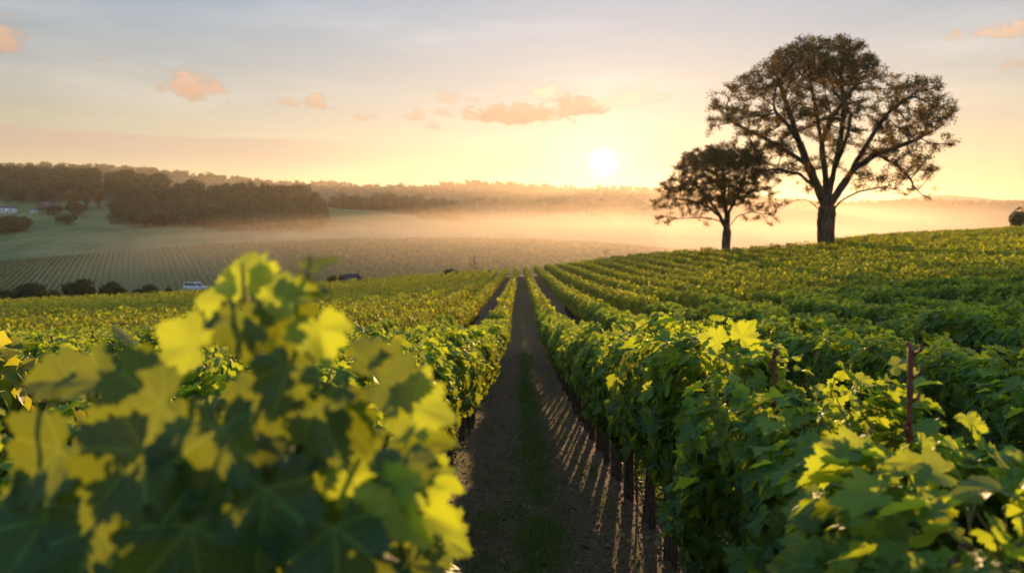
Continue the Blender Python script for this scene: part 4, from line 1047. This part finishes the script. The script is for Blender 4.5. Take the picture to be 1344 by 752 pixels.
# ------------------------------------------------------------------ far slope planted with vine rows
thr = math.radians(-26); dirv = np.array([math.sin(thr), math.cos(thr)]); perp = np.array([math.cos(thr), -math.sin(thr)])
cen = np.array([-80.0, 330.0]); PV = []; QF = []; nvv = 0
segs = np.arange(-125, 190, 3.0)
for k in range(-150, 150):
    o_ = cen + perp * (k * 2.35); pts = o_[None] + segs[:, None] * dirv[None]
    uu_ = pts[:, 0] / pts[:, 1] * FX + 683
    ok = (pts[:, 1] > 236) & (pts[:, 1] < 424 + 6 * np.sin(pts[:, 0] / 40)) & (uu_ > -260) & (uu_ < 930)
    if ok.sum() < 3: continue
    pts = pts[ok]; m_ = len(pts); pts = pts + rng.normal(0, .05, pts.shape); z = gbase(pts[:, 0], pts[:, 1])
    h = rng.uniform(1.25, 1.75, m_); wd_ = rng.uniform(.26, .42, m_)
    Vs = []
    for (a_, b_) in ((-1, 0.15), (-.9, .75), (0, 1.0), (.9, .75), (1, .15)):
        Vs.append(np.stack([pts[:, 0] + perp[0] * a_ * wd_, pts[:, 1] + perp[1] * a_ * wd_, z + b_ * h + rng.normal(0, .07, m_)], 1))
    Vs = np.stack(Vs, 1).reshape(-1, 3); i_ = np.arange(m_ - 1)[:, None] * 5 + np.arange(4)[None]
    QF.append(np.stack([i_, i_ + 1, i_ + 6, i_ + 5], -1).reshape(-1, 4) + nvv); PV.append(Vs); nvv += len(Vs)
PV = np.vstack(PV); QF = np.vstack(QF)
hr = raw_mesh('far_vine_rows', PV, QF, M['leaf_far'], rnd=np.clip(rng.normal(.4, .2, len(QF)), 0, 1))
tag(hr, 'straight thin vine rows striping the slope across the little valley', 'vines', kind='stuff')

# ------------------------------------------------------------------ car, hut, houses
def car(x, y, rz, label):
    z = gz(x, y); root = empty('parked_car', (x, y, z), rz)
    body = [(-2.15, .42), (-2.2, .62), (-2.18, 1.0), (-2.05, 1.08), (-1.2, 1.12), (1.55, 1.14), (2.1, 1.08), (2.2, .8), (2.2, .45), (1.9, .32), (-1.9, .32)]
    MB().prism(body[::-1], -.88, .88).build('body', M['silver_paint'], root, bevel=.05)
    cab = [(-1.55, 1.12), (-.75, 1.72), (-.45, 1.78), (1.75, 1.80), (2.0, 1.72), (2.12, 1.10)]
    MB().prism(cab[::-1], -.78, .78).build('cabin', M['silver_paint'], root, bevel=.04)
    for s_ in (-1, 1):
        for (a_, b_) in ((-1.1, -.15), (-.05, .85), (.95, 1.75)):
            mb = MB(); zt = 1.66; pr = [(a_ + (.42 if a_ < -1 else 0), zt), (b_, zt), (b_, 1.2), (a_, 1.2)]
            mb.prism(pr, *sorted((s_ * .785, s_ * .795))); mb.build('window', M['dark_glass'], root)
        for (wy) in (-1.35, 1.4):
            mb = MB(); mb.tube([(s_ * .70, wy, .34), (s_ * .90, wy, .34)], .34, 18); wh = mb.build('wheel', M['rubber'], root)
            mb = MB(); mb.tube([(s_ * .895, wy, .34), (s_ * .915, wy, .34)], .20, 12); mb.build('rim', M['steel'], wh)
        MB().box((s_ * .68, -2.19, .82), (.32, .06, .16)).build('headlight', M['steel'], root)
        MB().box((s_ * .74, 2.20, .92), (.14, .05, .30)).build('tail_light', M['red_lamp'], root)
    MB().box((0, 2.085, 1.42), (1.3, .06, .42), Matrix.Rotation(-.17, 3, 'X')).build('rear_window', M['dark_glass'], root)
    mb = MB(); mb.box((0, -1.19, 1.43), (1.35, .05, .70), Matrix.Rotation(-.93, 3, 'X')); mb.build('windscreen', M['dark_glass'], root)
    mb = MB().box((0, 2.24, .50), (1.7, .12, .18)); mb.box((0, -2.24, .48), (1.7, .12, .2)); mb.build('bumper', M['rubber'], root, bevel=.02)
    rk = MB()
    for yy_ in (-.2, .6, 1.4): rk.tube([(-.74, yy_, 1.90), (.74, yy_, 1.90)], .025, 6)
    for s_ in (-1, 1):
        rk.tube([(s_ * .70, -.4, 1.88), (s_ * .70, 1.6, 1.88)], .022, 6)
        for yy_ in (-.2, 1.4): rk.tube([(s_ * .7, yy_, 1.76), (s_ * .7, yy_, 1.9)], .02, 5)
    rk.build('roof_rack', M['rubber'], root)
    MB().tube([(-.6, -.3, 1.78), (-.6, -.1, 2.35)], .012, 5).build('aerial', M['steel'], root)
    tag(root, label, 'car')
    ld = MB().box((0, .7, 1.985), (1.2, 1.3, .13)).build('roof_load', M['terracotta'], None, bevel=.03)
    ld.location = root.location; ld.rotation_euler = (0, 0, rz)
    tag(ld, 'reddish flat bundle tied on the roof rack of the parked car', 'bundle')
qc = at(256, 372, 142); car(qc.x, 142, math.radians(62), 'pale silver car with a roof rack parked on the track beyond the left field')
def house(name, px, pbot, Y, w_, d_, h_, rh, rz, label, wins, wall, chim=True):
    q = at(px, pbot, Y); z = gz(q.x, Y); root = empty(name, (q.x, Y, z), rz)
    MB().box((0, 0, h_ / 2 - .5), (w_, d_, h_ + 1)).build('wall', wall, root)
    e = .35; prof = [(-d_ / 2 - e, h_), (0, h_ + rh), (d_ / 2 + e, h_), (d_ / 2 + e, h_ - .15), (-d_ / 2 - e, h_ - .15)]
    rf = MB().prism([(a_, b_ + .02) for a_, b_ in prof[::-1]], -w_ / 2 - e, w_ / 2 + e).build('roof', M['roof_slate'], root)
    if chim: MB().box((w_ * .3, 0, h_ + rh + .2), (.7, .7, 1.4)).build('chimney', M['terracotta'], rf)
    for (wx, wz, ww, wh) in wins:
        fr = MB().box((wx, -d_ / 2 - .03, wz), (ww + .2, .08, wh + .2)).build('window', M['white_paint'], root); MB().box((wx, -d_ / 2 - .08, wz), (ww, .04, wh)).build('pane', M['dark_glass'], fr)
    MB().box((w_ * .08, -d_ / 2 - .04, 1.05), (1.0, .1, 2.1)).build('door', M['roof_slate'], root)
    return tag(root, label, 'house')
house('farmhouse', 11, 274, 735, 12.5, 7, 4.4, 2.3, .12, 'white farmhouse with a dark roof at the left edge of the valley', [(-4.6, 2.4, 1.2, 1.5), (-2.2, 2.4, 1.2, 1.5), (3.2, 2.4, 1.6, 1.5), (5.2, 2.4, .9, 1.3)], M['wall_white'])
house('farm_shed', 47, 273, 745, 7.5, 5, 2.6, 1.0, -.05, 'low white shed right of the farmhouse, beside the pale tree', [(-2.2, 1.5, 1.1, .8), (2.4, 1.5, 1.1, .8)], M['wall_white'], False)
q = at(461, 368, 166); zs = gz(q.x, 166); hh = at(461, 359.5, 166).z - zs
hut = empty('garden_hut', (q.x, 166, zs), .25)
MB().box((0, 0, (hh - .5) / 2 - .2), (2.6, 2.2, hh - .5 + .4)).build('wall', M['purple_board'], hut)
MB().prism([(1.35, hh - .5), (1.35, hh - .42), (-1.35, hh + .1), (-1.35, hh - .5)], -1.5, 1.5).build('roof', M['roof_slate'], hut)
MB().box((-.5, -1.12, hh * .5 - .45), (.8, .06, 1.9)).build('door', M['roof_slate'], hut)
MB().box((.7, -1.12, hh - 1.3), (.6, .06, .5)).build('window', M['dark_glass'], hut)
tag(hut, 'small purple-grey wooden hut just beyond the crest of the left field', 'hut')

# ------------------------------------------------------------------ air
def vol_mat(name, col, dens, an):
    m = bpy.data.materials.new(name); m.use_nodes = True; nt = m.node_tree; nt.nodes.clear()
    o = nt.nodes.new('ShaderNodeOutputMaterial'); v = nt.nodes.new('ShaderNodeVolumePrincipled')
    v.inputs['Color'].default_value = (*col, 1); v.inputs['Density'].default_value = dens; v.inputs['Anisotropy'].default_value = an
    nt.links.new(v.outputs[0], o.inputs['Volume']); return m
hz = MB().box((0, 0, 65), (10200, 10200, 330)).build('haze', vol_mat('haze_air', (0.95, 0.84, 0.70), 0.000068, 0.55))
tag(hz, 'thin evening haze over the whole valley', 'haze', kind='stuff')
def soft_mist(o_, dens, g):
    t = NT(o_.node_tree); v = [n_ for n_ in t.n if n_.type == 'PRINCIPLED_VOLUME'][0]
    gc = t.add('ShaderNodeTexCoord').outputs['Generated']; mp = t.add('ShaderNodeVectorMath', operation='MULTIPLY_ADD'); t.put(mp.inputs[0], gc); mp.inputs[1].default_value = (2, 2, 2); mp.inputs[2].default_value = (-1, -1, -1)
    ln = t.add('ShaderNodeVectorMath', operation='LENGTH'); t.put(ln.inputs[0], mp.outputs[0])
    f = t.m('SUBTRACT', 1.0, t.m('MULTIPLY', ln.outputs['Value'], ln.outputs['Value']), clamp=True)
    nz_ = t.noise(mp.outputs[0], 2.6, 3, 0.5)
    t.put(v.inputs['Density'], t.m('MULTIPLY', t.m('MULTIPLY', t.m('POWER', f, 1.4), t.m('MULTIPLY_ADD', nz_, 1.6, 0.2)), dens))
    return o_
def mist(px, Y, zc, rx, ry, rz, dens, label, g=0.7):
    mb = MB(); x = XY(px, Y); n_, k_ = 24, 48
    th = math.pi * (np.arange(n_) + .5) / n_; ph = 2 * math.pi * np.arange(k_) / k_
    TH, PH = np.meshgrid(th, ph, indexing='ij'); w_ = 1 + .10 * np.sin(3 * PH + 1.3) + .06 * np.sin(5 * PH + TH * 2)
    X_ = x + rx * np.sin(TH) * np.cos(PH) * w_; Y_ = Y + ry * np.sin(TH) * np.sin(PH) * w_; Zz = zc - rz * np.cos(TH) * (1 + .12 * np.sin(4 * PH + 3 * TH))
    V_ = np.vstack([np.stack([X_, Y_, Zz], -1).reshape(-1, 3), [[x, Y, zc - rz], [x, Y, zc + rz]]]); idx = np.arange(n_ * k_).reshape(n_, k_); nx_ = np.roll(idx, -1, 1)
    Q_ = np.stack([idx[:-1], nx_[:-1], nx_[1:], idx[1:]], -1).reshape(-1, 4); c0, c1 = n_ * k_, n_ * k_ + 1
    T_ = np.vstack([np.stack([np.full(k_, c0), nx_[0], idx[0]], 1), np.stack([np.full(k_, c1), idx[-1], nx_[-1]], 1)])
    o = raw_mesh('mist', V_, [Q_, T_], soft_mist(vol_mat('mist_air', (0.98, 0.82, 0.66), dens, g), dens, g), smooth=True)
    return tag(o, label, 'mist', kind='stuff')
mist(820, 390, -22, 340, 225, 38, 0.0034, 'low golden mist lying over the slope across the valley', 0.62)
mist(720, 670, -20, 450, 210, 36, 0.0028, 'bank of mist lying in the near valley', 0.50)
mist(720, 1400, -20, 1500, 760, 125, 0.00040, 'thin glowing mist before the far ridge below the sun', 0.62)
mist(860, 1080, -4, 760, 380, 50, 0.0012, 'second mist bank lying before the far tree line', 0.62)
mist(1300, 1450, -5, 850, 400, 56, 0.0004, 'mist lying under the low ridge behind the oaks', 0.62)
S.cycles.volume_bounces = 1; S.cycles.max_bounces = 7; S.cycles.transparent_max_bounces = 8
S.cycles.transmission_bounces = 5; S.cycles.diffuse_bounces = 3; S.cycles.glossy_bounces = 2
S.cycles.use_denoising = True
